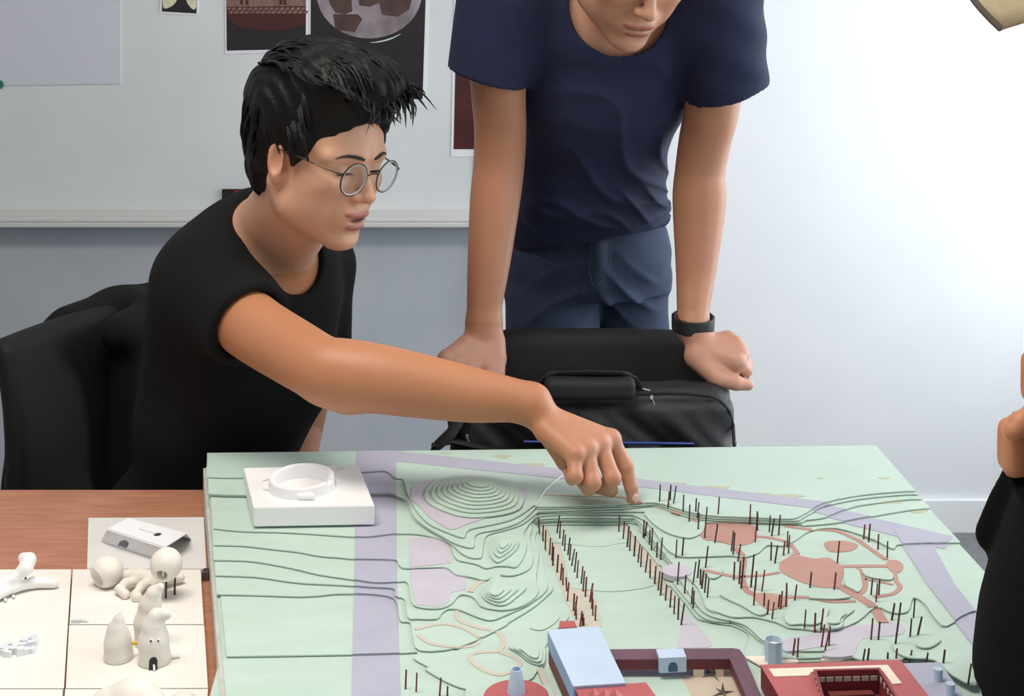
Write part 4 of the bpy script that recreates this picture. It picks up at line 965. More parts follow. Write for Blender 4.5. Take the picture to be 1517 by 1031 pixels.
# clay lumps at the lower edge
for (u, v), r, hh, lab in (((190, 1046), .036, .022, 'large crumpled clay lump at the lower frame edge'), ((268, 1052), .02, .012, 'small flat clay lump right of the large lump')):
    c = np.array((*G(u, v, ZT), ZT)).astype(f4)
    def lump(p, c=c, r=r, hh=hh):
        q = p-c; d = ell(q, (0, 0, 0), (r, r*.8, hh)); d = smin(d, ell(q, (r*.15, .0, hh*.75), (r*.42, r*.4, hh*.45)), .01); return np.maximum(d+.0022*folds(p, 85, (1,1,1), 5), -(q[:, 2]-.0002))
    clay('clay_lump', lump, c+(0, 0, hh*.6), (r*1.25, r*1.1, hh*1.1), .0012, lab, 'clay model')
# white forked form, raised on a small red peg
ff = thing('forked_form', (*G(20, 880, ZT), ZT), 'white forked plaster form with one raised bent arm, at the left edge', 'plaster model')
Kp = lambda u, v, dz: np.array((*G(u, v, ZT+dz), ZT+dz), f4)
def forkf(p):
    up = chain(p, [Kp(-60,893,.008), Kp(-10,872,.012), Kp(18,858,.017), Kp(38,842,.026), Kp(42,830,.032), Kp(34,826,.034)], [.0062,.0060,.0060,.0075,.0080,.0055], .004)
    lo = chain(p, [Kp(-60,897,.006), Kp(-10,885,.007), Kp(20,870,.008), Kp(50,863,.007), Kp(80,864,.006)], [.0055,.0056,.0056,.0058,.0052], .004)
    return np.maximum(smin(up, lo, .004), -(p[:, 2]-ZT-.0003))
surface('form', forkf, Kp(10,862,.02)-V3(.085,.05,.03), Kp(10,862,.02)+V3(.075,.06,.035), .0011, M['plaster'], ff)
tube('peg', [tuple(Kp(37, 866, 0)), tuple(Kp(38, 856, .010))], .0013, M['red_bead'], ff, 8)
for u, v in ((8, 888), (20, 883)): tube('foot', [tuple(Kp(u, v, 0)), tuple(Kp(u, v, .004))], .0018, M['plaster'], ff, 8)
# cluster of tiny clear blocks
vb = thing('block_cluster', (*G(28, 970, ZT), ZT), 'cluster of tiny clear white blocks on the left foam board', 'model')
rr = random.Random(3)
for k in range(30):
    u = rr.uniform(-8, 58); v = 972-.28*u+rr.uniform(-8, 8); a = G(u, v, ZT); w, d, h = rr.uniform(.0022, .0042), rr.uniform(.0022, .004), rr.uniform(.003, .008)
    box('tiny_block', (a[0]-w, a[1]-d, ZT+.0001), (a[0]+w, a[1]+d, ZT+h), M['fragment'], vb, 0, Matrix.Rotation(rr.uniform(-.3, .3), 3, 'Z'))
fg = bmesh.new()
for u, v, w in ((113, 922, .004), (122, 921, .003), (128, 921, .0018)):
    a = G(u, v, ZT); add_box(fg, (a[0]-w*1.4, a[1]-.002, ZT+.0002), (a[0]+w*1.2, a[1]+.002, ZT+w), .0006)
tag(bm_obj('clear_fragment', fg, M['fragment']), 'broken clear fragment near the seam of the foam boards', 'fragment')
# ---------------------------------------------------------------- people
def pv(u, v, y): return P(u, v, y).astype(f4)
def etube(p, pts, wd, L, k=.0):
    """elliptical tube: stations with (half width along L, half depth)"""
    L = np.asarray(L, f4); d = None
    for i in range(len(pts)-1):
        a = np.asarray(pts[i], f4); b = np.asarray(pts[i+1], f4); ab = b-a; l = float(np.linalg.norm(ab)); T = ab/l
        t = np.clip(((p-a)@ab)/(l*l), 0, 1); q = p-a-t[:, None]*ab
        w = wd[i][0]+t*(wd[i+1][0]-wd[i][0]); e = wd[i][1]+t*(wd[i+1][1]-wd[i][1])
        x = q@L; ax = q@T; r2 = np.maximum(np.einsum('ij,ij->i', q, q)-x*x-ax*ax, 0)
        k0 = np.sqrt((x/w)**2+r2/e**2+(ax/np.minimum(w, e))**2); dd = (k0-1)*np.minimum(w, e)
        d = dd if d is None else (smin(d, dd, k) if k else np.minimum(d, dd))
    return d
def resample(pts, rs, sub=4):
    q = smooth3([(*a, r) for a, r in zip(pts, rs)], sub); q = np.array(q)
    return [x[:3].astype(f4) for x in q], [float(x[3]) for x in q]
class Head:
    def __init__(s, o, fwd, up, sc=1.0, mouth=.0, squint=1.0):
        s.o = np.asarray(o, f4); s.A = axes(fwd, up); s.s = sc; s.mouth = mouth; s.sq = squint
    def loc(s, p): return ((p-s.o)@s.A.T)/s.s
    def w(s, *q): return s.o+np.asarray(q, f4)@s.A*s.s
    def dirw(s, *q): return np.asarray(q, f4)@s.A
    def face(s, q):
        q = q.copy(); m = np.abs(q[:, 1]); h = np.stack([q[:, 0], m, q[:, 2]], 1)      # mirror halves
        d = ell(h, (-.012, 0, .045), (.098, .074, .088))
        d = smin(d, ell(h, (.022, 0, -.005), (.070, .064, .085)), .02)
        d = smin(d, ell(h, (.050, 0, .035), (.042, .058, .050)), .02)                   # forehead
        d = smin(d, rc(h, (-.012, .054, -.035), (.012, .050, -.062), .018, .016), .025)    # jaw corner
        d = smin(d, rc(h, (.012, .050, -.062), (.066, .014, -.096), .016, .015), .02)
        d = smin(d, ell(h, (.040, 0, -.070), (.044, .042, .036)), .02)
        d = smin(d, ell(h, (.077, 0, -.099), (.014, .017, .013)), .018)                 # chin
        d = smin(d, ell(h, (.060, .043, -.016), (.024, .020, .019)), .02)               # cheek bone
        d = smin(d, ell(h, (.040, .040, -.046), (.034, .025, .036)), .02)               # cheek
        d = smin(d, rc(h, (.088, .010, .026), (.070, .052, .022), .007, .009), .014)    # brow ridge
        d = smax(d, -ell(h, (.102, .031, .004), (.018, .018, .0125)), .014)             # eye socket
        d = smin(d, ell(h, (.0725, .0315, .003), (.0142, .0165, .0120)), .004)          # lids
        d = smin(d, rc(h, (.086, .0, .012), (.108, 0, -.026), .0068, .0092), .009)      # nose
        d = smin(d, ell(h, (.107, 0, -.0285), (.0105, .0095, .0085)), .006)
        d = smin(d, ell(h, (.097, .0105, -.0315), (.0095, .0068, .0070)), .006)
        d = smax(d, -ell(h, (.1035, .0062, -.0385), (.0050, .0030, .0040)), .002)
        d = smin(d, ell(h, (.076, 0, -.060), (.022, .030, .026)), .014)                 # muzzle
        g = s.mouth
        d = smin(d, ell(h, (.0935, .007, -.0575+g*.4), (.0075, .0150, .0052)), .005)
        d = smin(d, ell(h, (.0905, 0, -.0715-g), (.0085, .0170, .0064)), .005)
        d = smax(d, -ell(h, (.103, 0, -.0640-g*.3), (.014, .019, .0012+g*.7)), .0025)
        d = smax(d, -ell(h, (.101, 0, -.0845-g), (.012, .020, .0050)), .008)
        # ears
        e = ell(h, (-.005, .0765, .002), (.0185, .0085, .031), [[.94, .28, .18], [-.30, .95, 0], [-.18, -.05, .98]])
        e = smax(e, -ell(h, (.003, .0862, .002), (.0112, .0100, .0205)), .003)
        e = smin(e, rc(h, (.004, .074, -.022), (.001, .076, -.028), .006, .005), .006)
        return smin(d, e, .007)
    def sdf(s, p):
        return near(p, s.w(.0, 0, 0), .17*s.s, lambda x: s.face(s.loc(x))*s.s*.92)
    def color(s, p, skin, lip, ear=None):
        q = s.loc(p); c = np.tile(np.array(skin, f4), (len(p), 1)); m = np.abs(q[:, 1])
        h = np.stack([q[:, 0], m, q[:, 2]], 1); g = s.mouth
        def mix(w, col):
            nonlocal c; c = c*(1-w[:, None])+np.array(col, f4)*w[:, None]
        inr = (ln(q) < .17)
        blush = np.exp(-(ln(h-V3(.085, .035, -.035))/.022)**2)*.30+np.exp(-(ln(h-V3(.112, 0, -.030))/.014)**2)*.35+np.exp(-(ln(h-V3(-.015, .085, 0))/.03)**2)*.45
        mix(np.clip(blush, 0, 1)*inr, np.array(skin)*np.array((.98, .70, .66)))
        shade = np.exp(-(ln((h-V3(.07, .030, -.085))/V3(1, 1.3, 1))/.026)**2)*.22                           # shaven chin
        mix(np.clip(shade, 0, 1)*inr, np.array(skin)*np.array((.70, .66, .66)))
        lw = np.minimum(ell(h, (.0945, .006, -.0578+g*.4), (.0085, .0185, .0050)), ell(h, (.0915, 0, -.0715-g), (.0095, .0185, .0062)))
        mix(np.clip(.5-lw/.0022, 0, 1)*(h[:, 0] > .080)*inr*.9, lip)
        mix(np.clip(.5-ell(h, (.098, 0, -.0640-g*.3), (.010, .017, .0008+g*.7))/.0014, 0, 1)*inr, np.array(lip)*.25)
        lash = np.exp(-((h[:, 2]-(.0005-6.0*(m-.030)**2))/.0017)**2)*np.clip(1.25-np.abs(m-.0310)/.0150, 0, 1)*(h[:, 0] > .068)
        crease = np.exp(-((h[:, 2]-(.0078-7.0*(m-.031)**2))/.0013)**2)*np.clip(1.2-np.abs(m-.0315)/.0165, 0, 1)*(h[:, 0] > .068)*.4
        mix(np.clip(crease, 0, 1)*inr, np.array(skin)*.45)
        mix(np.clip(lash*1.5, 0, 1)*inr*s.sq, np.array(skin)*.06)
        return c
    def on_skin(s, l, u, lift=.0008):
        xs = np.linspace(.135, .03, 400); q = np.stack([xs, np.full(400, l), np.full(400, u)], 1).astype(f4)
        d = s.face(q); i = int(np.argmax(d < 0)); return s.w(xs[i]+lift, l, u)
    def extras(s, parent, brow=True):
        for sg in (1, -1):
            pts = [tuple(s.on_skin(sg*l, u)) for l, u in ((.011, .0235), (.018, .0258), (.026, .0276), (.035, .0282), (.043, .0268), (.0510, .0232))]
            tube('eyebrow', pts, [.0022, .0032, .0034, .0030, .0022, .0008], M['brow'], parent, 6, True, .8)
            lid = [tuple(s.on_skin(sg*l, .0012-6.5*(l-.029)**2, .0004)) for l in np.linspace(.0165, .0425, 9)]
            tube('eyelashes', lid, [.0004, .0009, .0012, .0013, .0013, .0013, .0012, .0010, .0005], M['hair'], parent, 6)
def lockmesh(name, head, locks, parent, m):
    """hair locks: tapered strands as one mesh; each lock = list of local points, radius"""
    bm = bmesh.new()
    for pts, r in locks:
        pts = smooth3(pts, 3); k = len(pts)
        add_tube(bm, [tuple(head.w(*q)) for q in pts], [r*head.s*(1-(i/(k-1))**1.6*.93) for i in range(k)], 5, True, .6)
    return autosmooth(bm_obj(name, bm, m, parent), 70)
def smooth3(pts, sub):
    pts = [np.array(p, float) for p in pts]; out = []; n = len(pts)
    for i in range(n-1):
        a, b, c, d = pts[max(i-1, 0)], pts[i], pts[i+1], pts[min(i+2, n-1)]
        for k in range(sub):
            t = k/sub; out.append(.5*((2*b)+(-a+c)*t+(2*a-5*b+4*c-d)*t*t+(-a+3*b-3*c+d)*t**3))
    out.append(pts[-1]); return out
def skin_noise(p): return 1+.035*folds(p, 60)[:, None]

# ================================================================ the seated man
yaw, pit = math.radians(53), math.radians(11)
H1 = Head(P(470, 233, 1.82), (math.cos(pit)*math.sin(yaw), -math.cos(pit)*math.cos(yaw), -math.sin(pit)), (.06, 0, 1), .965, .0034)
NB = pv(388, 345, 1.975); Rsh = pv(312, 428, 1.885); Lsh = pv(462, 398, 2.13)
ft = np.array((.90, -.42, 0)); A1 = axes(ft, (.128, -.11, .48)); LT = A1[1]
arm_px = [(312, 428, 1.885), (370, 481, 1.80), (435, 522, 1.72), (478, 546, 1.665), (510, 553, 1.655), (560, 561, 1.652), (630, 573, 1.655), (700, 585, 1.660), (755, 592, 1.664), (786, 598, 1.666)]
arm_r = [.050, .0455, .0425, .0405, .0425, .0420, .0385, .0335, .0275, .0250]
ARM1 = [pv(*a) for a in arm_px]
ARM1s, arm_rs = resample(ARM1, arm_r, 4)
def hand_f(wr, carp, fingers, thumb, kf=.0012, kp=.010, dor=None):
    """wr: wrist point+r, carp: carpal spread points, fingers: chains starting at the knuckle"""
    allp = np.array([wr[0]]+[q for f, r in fingers for q in f]+[q for q in thumb[0]])
    cen = allp.mean(0); rad = np.linalg.norm(allp-cen, axis=1).max()+.03
    def f(p):
        d = None
        n = len(fingers)
        for i, (pts, rs) in enumerate(fingers):
            c0 = carp[0]+(carp[1]-carp[0])*(i/(n-1))
            m = rc(p, c0, pts[0], .0125, rs[0]*1.08); d = m if d is None else smin(d, m, kp*.7)
        if dor is not None:                                       # tendons and knuckles on the back of the hand
            dv = np.asarray(dor, f4)/np.linalg.norm(dor)
            for i, (pts, rs) in enumerate(fingers):
                c0 = carp[0]+(carp[1]-carp[0])*(.25+.5*i/(n-1))
                d = smin(d, rc(p, c0+dv*.0095, pts[0]+dv*.0065, .0030, .0052), .006); d = smin(d, ln(p-pts[0]-dv*.0055)-.0082, .005)
        # fill the palm between the metacarpals
        for i in range(n-1):
            a, b = fingers[i][0][0], fingers[i+1][0][0]
            c0 = carp[0]+(carp[1]-carp[0])*((i+.5)/(n-1)); d = smin(d, rc(p, c0, (a+b)/2, .012, fingers[i][1][0]*.92), kp)
        d = smin(d, rc(p, wr[0], (carp[0]+carp[1])/2, wr[1], .016), .014)
        d = smin(d, chain(p, thumb[0], thumb[1], .003), .010)
        for pts, rs in fingers:
            g = chain(p, pts, rs, .0025)
            for j in (0, 1): g = smin(g, ln(p-pts[j])-rs[j]*(1.10, 1.04)[j], .004)
            d = smin(d, g, .0042)
        return d
    return lambda p: near(p, cen, rad, f)
F3 = lambda *q: [pv(*a) for a in q]
hand1 = hand_f((pv(788, 600, 1.666), .0245), [pv(818, 618, 1.674), pv(808, 640, 1.640)], [
    (F3((905, 651, 1.660), (926, 690, 1.655), (935, 722, 1.650), (938, 740, 1.6475)), [.0112, .0098, .0086, .0072]),
    (F3((888, 658, 1.643), (907, 708, 1.622), (899, 722, 1.643), (886, 716, 1.658)), [.0114, .0102, .0090, .0080]),
    (F3((869, 666, 1.626), (878, 714, 1.604), (872, 724, 1.625), (862, 714, 1.640)), [.0112, .0098, .0088, .0078]),
    (F3((851, 674, 1.612), (852, 705, 1.595), (847, 709, 1.613), (842, 698, 1.626)), [.0102, .0088, .0078, .0070])],
    (F3((812, 636, 1.672), (838, 682, 1.672), (872, 716, 1.664), (906, 726, 1.652)), [.0165, .0125, .0105, .0085]), dor=(.35, -.65, .65))
def torso1(p):
    d = ell(p, pv(378, 476, 1.985), (.112, .136, .196), A1)
    d = smin(d, ell(p, pv(322, 640, 2.03), (.108, .140, .20), A1), .06)
    d = smin(d, ell(p, pv(285, 790, 2.07), (.130, .165, .14), A1), .05)
    d = smin(d, ell(p, pv(318, 455, 2.01), (.072, .115, .13), A1), .05)           # shoulder blades
    d = smin(d, chain(p, [Rsh+V3(.01, .02, -.012), NB+V3(0, 0, -.05), Lsh], [.066, .062, .062]), .06)
    d = smin(d, rc(p, pv(378, 352, 1.99), pv(338, 385, 1.95), .036, .046), .04)
    return d
neck1 = [NB+V3(-.012, .01, -.03), H1.w(-.022, 0, -.055)]
def skin1(p):
    d = H1.sdf(p)
    n = rc(p, neck1[0], neck1[1], .058, .052); n = smin(n, rc(p, NB+V3(.03, -.03, -.05), H1.w(.022, 0, -.068), .035, .030), .03)
    d = smin(d, n, .018)
    t = np.maximum(torso1(p)+.009, ln(p-(NB+V3(.02, -.01, -.05)))-.17)
    d = smin(d, t, .03)
    a = near(p, (ARM1[3]+ARM1[4])/2, .50, lambda x: smin(chain(x, ARM1s, arm_rs), rc(x, pv(487, 570, 1.665), pv(515, 578, 1.66), .018, .022), .03))
    a = smin(a, hand1(p), .012)
    # hanging left forearm behind the table edge
    b = chain(p, [Lsh, pv(462, 540, 2.14), pv(444, 640, 2.10), pv(432, 735, 1.98)], [.046, .040, .036, .026])
    return np.minimum(smin(d, a, .012), b)
SK1 = rgb(200, 152, 124); SKA = rgb(186, 126, 90); LIP1 = rgb(158, 84, 82)
def col1(p):
    c = H1.color(p, SK1, LIP1)
    t = np.clip((p[:, 0]+.30)/.06, 0, 1)*(p[:, 2] < 1.06)                # tanned arm
    t = np.maximum(t, (p[:, 2] < 1.04)*1.0)
    h = np.clip((p[:, 0]-.04)/.06, 0, 1)*(p[:, 2] < 1.0)*(p[:, 0] > -.1)
    c = c*(1-t[:, None])+np.array(SKA, f4)*t[:, None]
    c = c*(1-h[:, None]*.8)+np.array(rgb(198, 144, 116), f4)*h[:, None]*.8
    for f in ((905, 651, 1.66), (888, 658, 1.643), (869, 666, 1.626), (851, 674, 1.612), (926, 690, 1.655), (907, 708, 1.622), (878, 714, 1.604)):
        w = np.exp(-(ln(p-pv(*f))/.014)**2)[:, None]*.35; c = c*(1-w)+np.array(rgb(192, 118, 98), f4)*w
    return c*skin_noise(p)
man1 = thing('person', (-.50, 2.10, 0), 'seated man in black T-shirt and round glasses pointing at the landscape model', 'person')
surface('body', skin1, (-.66, 1.56, .70), (.24, 2.22, 1.42), .0023, M['skin'], man1, col1)
# finger nail of the pointing finger
bm = bmesh.new(); bmesh.ops.create_uvsphere(bm, u_segments=14, v_segments=8, radius=1, matrix=Matrix.Translation((pv(940.5, 738, 1.6425)).tolist()) @ Matrix.Rotation(.10, 4, 'Y') @ Matrix.Diagonal((.0046, .0026, .0062, 1)))
autosmooth(bm_obj('fingernail', bm, mat('nail', rgb(226, 190, 180), .3), man1))
H1.extras(man1)
# T-shirt: torso with a round neck hole, sleeve cut at the hem
ad = (ARM1[1]-ARM1[0]); ad /= np.linalg.norm(ad); hem = pv(371, 482, 1.80)
nk0 = NB+V3(.012, -.010, -.035); nkd = (H1.w(-.005, 0, -.06)-nk0); nkd /= np.linalg.norm(nkd); nkd = nkd+V3(.25, -.10, 0); nkd /= np.linalg.norm(nkd)
def shirt1(p):
    d = torso1(p)-.004+.0065*folds(p, 15, (1, 1, .45), 1)+.0040*folds(p, 40, (1, 1, .5), 4)
    d = smin(d, rc(p, pv(418, 560, 1.99), pv(372, 670, 1.97), .045, .05), .05)      # loose cloth hanging from the chest
    sl = rc(p, Rsh+ad*-.02, hem+ad*.02, .070, .060)
    sl = smin(d, sl, .035)
    cut = (p-hem)@ad
    m = np.maximum(rc(p, Rsh, hem+ad*.08, .085, .085), cut)                          # beyond the hem only the torso stays
    dd = np.where((cut > -.03) & (ln(p-hem) < .13), np.maximum(np.minimum(sl, 9), np.minimum(cut, 9)), sl)
    dd = np.minimum(dd, np.where(cut > -.002, d+.0, 9))
    hole = chain(p, [ARM1[0]*.3+ARM1[1]*.7, ARM1[1], ARM1[2]], [.0490, .0478, .0450])
    dd = np.where(cut > -.05, smax(dd, -hole, .003), dd)
    nk = ell(p, nk0+nkd*.055, (.110, .070, .076), axes(nkd, (0, 0, 1)))
    dd = smax(dd, -nk, .004)
    ls = np.maximum(rc(p, Lsh, pv(462, 520, 2.14), .066, .064), -(pv(462, 510, 2.14)-p)@V3(0, 0, -1)*-1*0+(pv(0, 510, 2.14)[2]-p[:, 2]))
    dd = smin(dd, ls, .02)
    return np.maximum(dd, .60-p[:, 2])
surface('t_shirt', shirt1, (-.72, 1.70, .58), (-.14, 2.32, 1.20), .0042, M['black_cloth'], man1)
# trousers, seated
def trou1(p):
    L = A1[1]; hp = pv(285, 800, 2.07); kn = [hp+V3(.40, -.16, -.10)+L*s*.10 for s in (-1, 1)]
    d = ell(p, hp+V3(0, 0, -.03), (.15, .175, .11), A1)
    for s, k in zip((-1, 1), kn):
        d = smin(d, rc(p, hp+L*s*.085+V3(.03, -.01, -.02), k, .088, .066), .03)
        d = smin(d, rc(p, k, k+V3(.03, .05, -.40), .062, .046), .02)
    return np.maximum(d+.004*folds(p, 24), p[:, 2]-.66)
surface('trousers', trou1, (-.75, 1.6, .03), (.10, 2.35, .70), .008, M['dark_jeans'], man1)
for s in (-1, 1):
    k = pv(285, 800, 2.07)+V3(.40, -.16, -.10)+A1[1]*s*.10+V3(.03, .05, -.42)
    def shoe(p, k=k): return np.maximum(smin(rc(p, (k[0]-.03, k[1]+.01, .05), (k[0]+.15, k[1]-.07, .035), .045, .035), rc(p, (k[0], k[1], .05), (k[0], k[1], .11), .046, .05), .03), .002-p[:, 2])
    surface('shoe', shoe, (k[0]-.12, k[1]-.16, -.01), (k[0]+.24, k[1]+.1, .17), .007, M['shoe'], man1)
# glasses
gls = empty('eyeglasses', tuple(H1.w(.105, 0, .004))); gls.parent = man1; gls.location = Vector(gls.location)-wloc(man1)
for sg in (1, -1):
    cc = np.array((.1065, sg*.0335, -.001)); nx = np.array((.985, sg*.10, -.12)); nx /= np.linalg.norm(nx); lx = np.cross((0, 0, 1), nx); lx /= np.linalg.norm(lx); ux = np.cross(nx, lx)
    ring = lambda r, n=30: [tuple(H1.w(*(cc+lx*r*math.cos(2*PI*i/n)+ux*r*1.02*math.sin(2*PI*i/n)))) for i in range(n)]
    tube('rim', ring(.0230), .0010, M['wire'], gls, 6, True, 1, True)
    tube('inner_rim', ring(.0216), .0011, M['rim'], gls, 6, True, 1, True)
    bm = bmesh.new(); rg = [bm.verts.new(q) for q in ring(.0218)]; r2 = [bm.verts.new(tuple(np.array(q)-H1.dirw(*nx)*.0014)) for q in ring(.0218)]
    bm.faces.new(rg); bm.faces.new(r2[::-1])
    for i in range(30): bm.faces.new((rg[i], r2[i], r2[(i+1) % 30], rg[(i+1) % 30]))
    bm_obj('lens', bm, M['glass'], gls)
    e = cc+lx*.0235*sg+ux*.009
    tube('temple', [tuple(H1.w(*q)) for q in (e, e+(-.006, sg*.004, .001), (.070, sg*.0690, .012), (.020, sg*.0775, .017), (-.010, sg*.0800, .016), (-.022, sg*.0790, .002))], [.0016, .0016, .0010, .0009, .0010, .0011], M['wire'], gls, 6)
tube('bridge', [tuple(H1.w(*q)) for q in ((.1085, .0115, .003), (.1115, .005, .0065), (.1115, -.005, .0065), (.1085, -.0115, .003))], .0010, M['wire'], gls, 6)
# hair
def hairf1(p):
    def f(x):
        q = H1.loc(x); m = np.abs(q[:, 1]); h = np.stack([q[:, 0], m, q[:, 2]], 1)
        d = ell(q, (-.020, 0, .067), (.115, .092, .102))
        d = smin(d, ell(q, (.042, .004, .124), (.076, .070, .045)), .03)         # raised front
        d = smin(d, ell(q, (-.062, 0, .0), (.052, .066, .085)), .03)          # back of the head
        d = smin(d, rc(h, (-.050, .055, -.02), (-.052, .044, -.048), .022, .010), .02)
        d = smin(d, rc(h, (.030, .070, .045), (.022, .0715, .000), .014, .0050), .012)   # sideburn
        face = ell(q, (.125, 0, -.015), (.085, .092, .098))
        d = smax(d, -face, .010)
        d = smax(d, -rc(h, (.045, .075, -.060), (.075, .060, .030), .040, .020), .008)
        d = smax(d, -ell(h, (.003, .088, -.012), (.022, .026, .032)), .006)
        d = smax(d, -ell(q, (.03, 0, -.10), (.075, .07, .075)), .01)
        u = q*np.array((1, 1, 1), f4)
        strand = np.sin(q[:, 1]*190+5*np.sin(q[:, 0]*28+q[:, 2]*20))+.6*np.sin(q[:, 1]*330+q[:, 2]*160+4*np.sin(q[:, 0]*40))
        return (d+.0022*strand*.6+.003*folds(q, 45, (.6, 1.6, .8), 3))*H1.s
    return near(p, H1.w(0, 0, .04), .20, f)
hair1 = surface('hair', hairf1, H1.o-.2, H1.o+.22, .0022, M['hair'], man1)
rr = random.Random(11); locks = []
def cap_top(x, y): return max((.067+.102*math.sqrt(max(0, 1-((x+.020)/.117)**2-(y/.094)**2))), .124+.045*math.sqrt(max(0, 1-((x-.042)/.078)**2-((y-.004)/.072)**2)))
for i in range(330):                                                           # swept top, lying on the hair
    y0 = rr.uniform(-.075, .075); x0 = rr.uniform(-.085, .075); L_ = rr.uniform(.035, .060); dr = rr.uniform(-.35, .35)+y0*1.5; lift = rr.uniform(0, .006)
    pts = []
    for t in (0, .33, .66, 1):
        x = x0+L_*t; y = y0+dr*L_*t; z = cap_top(min(x, .098), max(-.07, min(.07, y)))
        if x > .098: z -= (x-.098)*.7
        pts.append((x, y, z-.004+lift*math.sin(PI*(.15+.7*t))))
    locks.append((pts, rr.uniform(.0032, .0062)))
for i in range(90):                                                            # tufts over the forehead
    y0 = rr.uniform(-.056, .066); x0 = .070+rr.uniform(-.012, .02); z0 = .112+rr.uniform(-.010, .022)
    L_ = rr.uniform(.020, .036); dn = rr.uniform(.014, .046) if rr.random() < .6 else rr.uniform(0, .014)
    locks.append(([(x0-.02, y0, z0), (x0+L_*.5, y0+rr.uniform(-.004, .010), z0-.001), (x0+L_*.80, y0+rr.uniform(-.004, .016), z0-dn*.5), (x0+L_*.80+.006, y0+rr.uniform(-.006, .020), z0-dn)], rr.uniform(.0028, .0056)))
for i in range(16):                                                            # the quiff standing off the brow
    y0 = .025+rr.uniform(-.03, .03); dz = rr.uniform(-.014, .012)
    locks.append(([(.075, y0, .118+dz), (.094, y0+.004, .122+dz), (.106, y0+.010, .110+dz), (.110, y0+.016, .094+dz*1.4)], rr.uniform(.004, .0068)))
for i in range(130):                                                           # back and nape
    a = rr.uniform(1.8, 4.5); x0 = -.018+.110*math.cos(a); y0 = .089*math.sin(a); z0 = rr.uniform(-.005, .12)
    s_ = math.sqrt(max(.15, 1-((z0-.062)/.098)**2)); x0 = -.018+(x0+.018)*s_; y0 *= s_
    if z0 < .05 and x0 > -.03: continue
    locks.append(([(x0*.97, y0*.97, z0), (x0*1.02, y0*1.02, z0-.012), (x0*1.00-.002, y0*1.0, z0-.030), (x0*.96, y0*.95, z0-.046)], rr.uniform(.003, .0052)))
for i in range(70):                                                            # temples and sideburns
    y0 = rr.choice((-1, 1)); z0 = rr.uniform(.035, .095); x0 = rr.uniform(-.03, .050)
    e = .082 if z0 < .07 else .076
    locks.append(([(x0-.014, y0*(e-.002), z0+.018), (x0, y0*(e+.003), z0), (x0+.007, y0*(e+.001), z0-.016), (x0+.010, y0*(e-.006), z0-.030)], rr.uniform(.0024, .0046)))
lk = lockmesh('hair_locks', H1, locks, hair1, M['hair']); lk['kind'] = 'stuff'
# ================================================================ the standing man
pit = math.radians(36); yaw = math.radians(16)
H2 = Head(P(935, -69, 1.90), (math.cos(pit)*math.sin(yaw), -math.cos(pit)*math.cos(yaw), -math.sin(pit)), (.20, -.5, .85), 1.02, .0)
R2, L2 = pv(735, 5, 2.0), pv(1068, 8, 2.0); NB2 = pv(900, -40, 2.09)
aR, rR = resample([R2, pv(738, 130, 2.02), pv(741, 190, 2.04), pv(739, 245, 2.05), pv(733, 300, 2.045), pv(724, 390, 2.03), pv(718, 450, 2.02), pv(717, 482, 2.015)], [.050, .0425, .0405, .0400, .0390, .0330, .0275, .0265], 4)
aL, rL = resample([L2, pv(1056, 150, 2.02), pv(1045, 205, 2.04), pv(1037, 255, 2.05), pv(1036, 300, 2.045), pv(1031, 400, 2.03), pv(1027, 455, 2.01), pv(1027, 485, 2.0)], [.050, .0425, .0405, .0390, .0415, .0310, .0250, .0245], 4)
handR = hand_f((pv(717, 480, 2.015), .0255), [pv(704, 497, 2.01), pv(727, 498, 2.01)], [
    (F3((661, 531, 1.975), (659, 556, 1.955), (667, 566, 1.975), (676, 560, 1.99)), [.0112, .0098, .0090, .0080]),
    (F3((679, 540, 1.970), (678, 566, 1.948), (686, 574, 1.970), (692, 568, 1.988)), [.0120, .0104, .0095, .0085]),
    (F3((700, 546, 1.968), (701, 572, 1.946), (706, 578, 1.968), (708, 570, 1.988)), [.0122, .0106, .0096, .0086]),
    (F3((724, 542, 1.972), (727, 566, 1.952), (728, 572, 1.972), (726, 566, 1.988)), [.0125, .0106, .0096, .0086])],
    (F3((733, 506, 2.0), (737, 532, 1.982), (737, 553, 1.966), (733, 566, 1.955)), [.0165, .0135, .0110, .0090]), .0012, .010, (.05, -.95, .25))
handL = hand_f((pv(1027, 485, 2.0), .0240), [pv(1048, 508, 1.995), pv(1035, 520, 1.985)], [
    (F3((1077, 503, 2.005), (1088, 517, 2.025), (1082, 535, 2.03), (1072, 540, 2.02)), [.0112, .0098, .0090, .0080]),
    (F3((1088, 511, 1.992), (1100, 528, 2.010), (1092, 548, 2.015), (1080, 550, 2.01)), [.0118, .0104, .0095, .0085]),
    (F3((1095, 522, 1.978), (1104, 542, 1.994), (1096, 558, 2.005), (1084, 558, 2.0)), [.0120, .0104, .0095, .0085]),
    (F3((1091, 536, 1.966), (1103, 548, 1.978), (1099, 562, 1.990), (1088, 563, 1.99)), [.0122, .0104, .0092, .0085])],
    (F3((1032, 528, 1.985), (1063, 559, 1.962), (1090, 567, 1.958), (1108, 570, 1.962)), [.0190, .0150, .0110, .0085]), .0012, .010, (.35, -.75, .55))
XA = (1, 0, 0)
def torso2(p):
    d = etube(p, [pv(872, 390, 2.29), pv(871, 330, 2.25), pv(877, 240, 2.185), pv(895, 130, 2.10), pv(900, 55, 2.05)],
              [(.138, .098), (.124, .092), (.112, .092), (.130, .105), (.150, .085)], XA, .02)
    d = smin(d, rc(p, R2+V3(.045, .015, .0), NB2+V3(-.02, 0, -.04), .060, .062), .05)
    d = smin(d, rc(p, L2+V3(-.045, .015, .0), NB2+V3(.02, 0, -.04), .060, .062), .05)
    return d
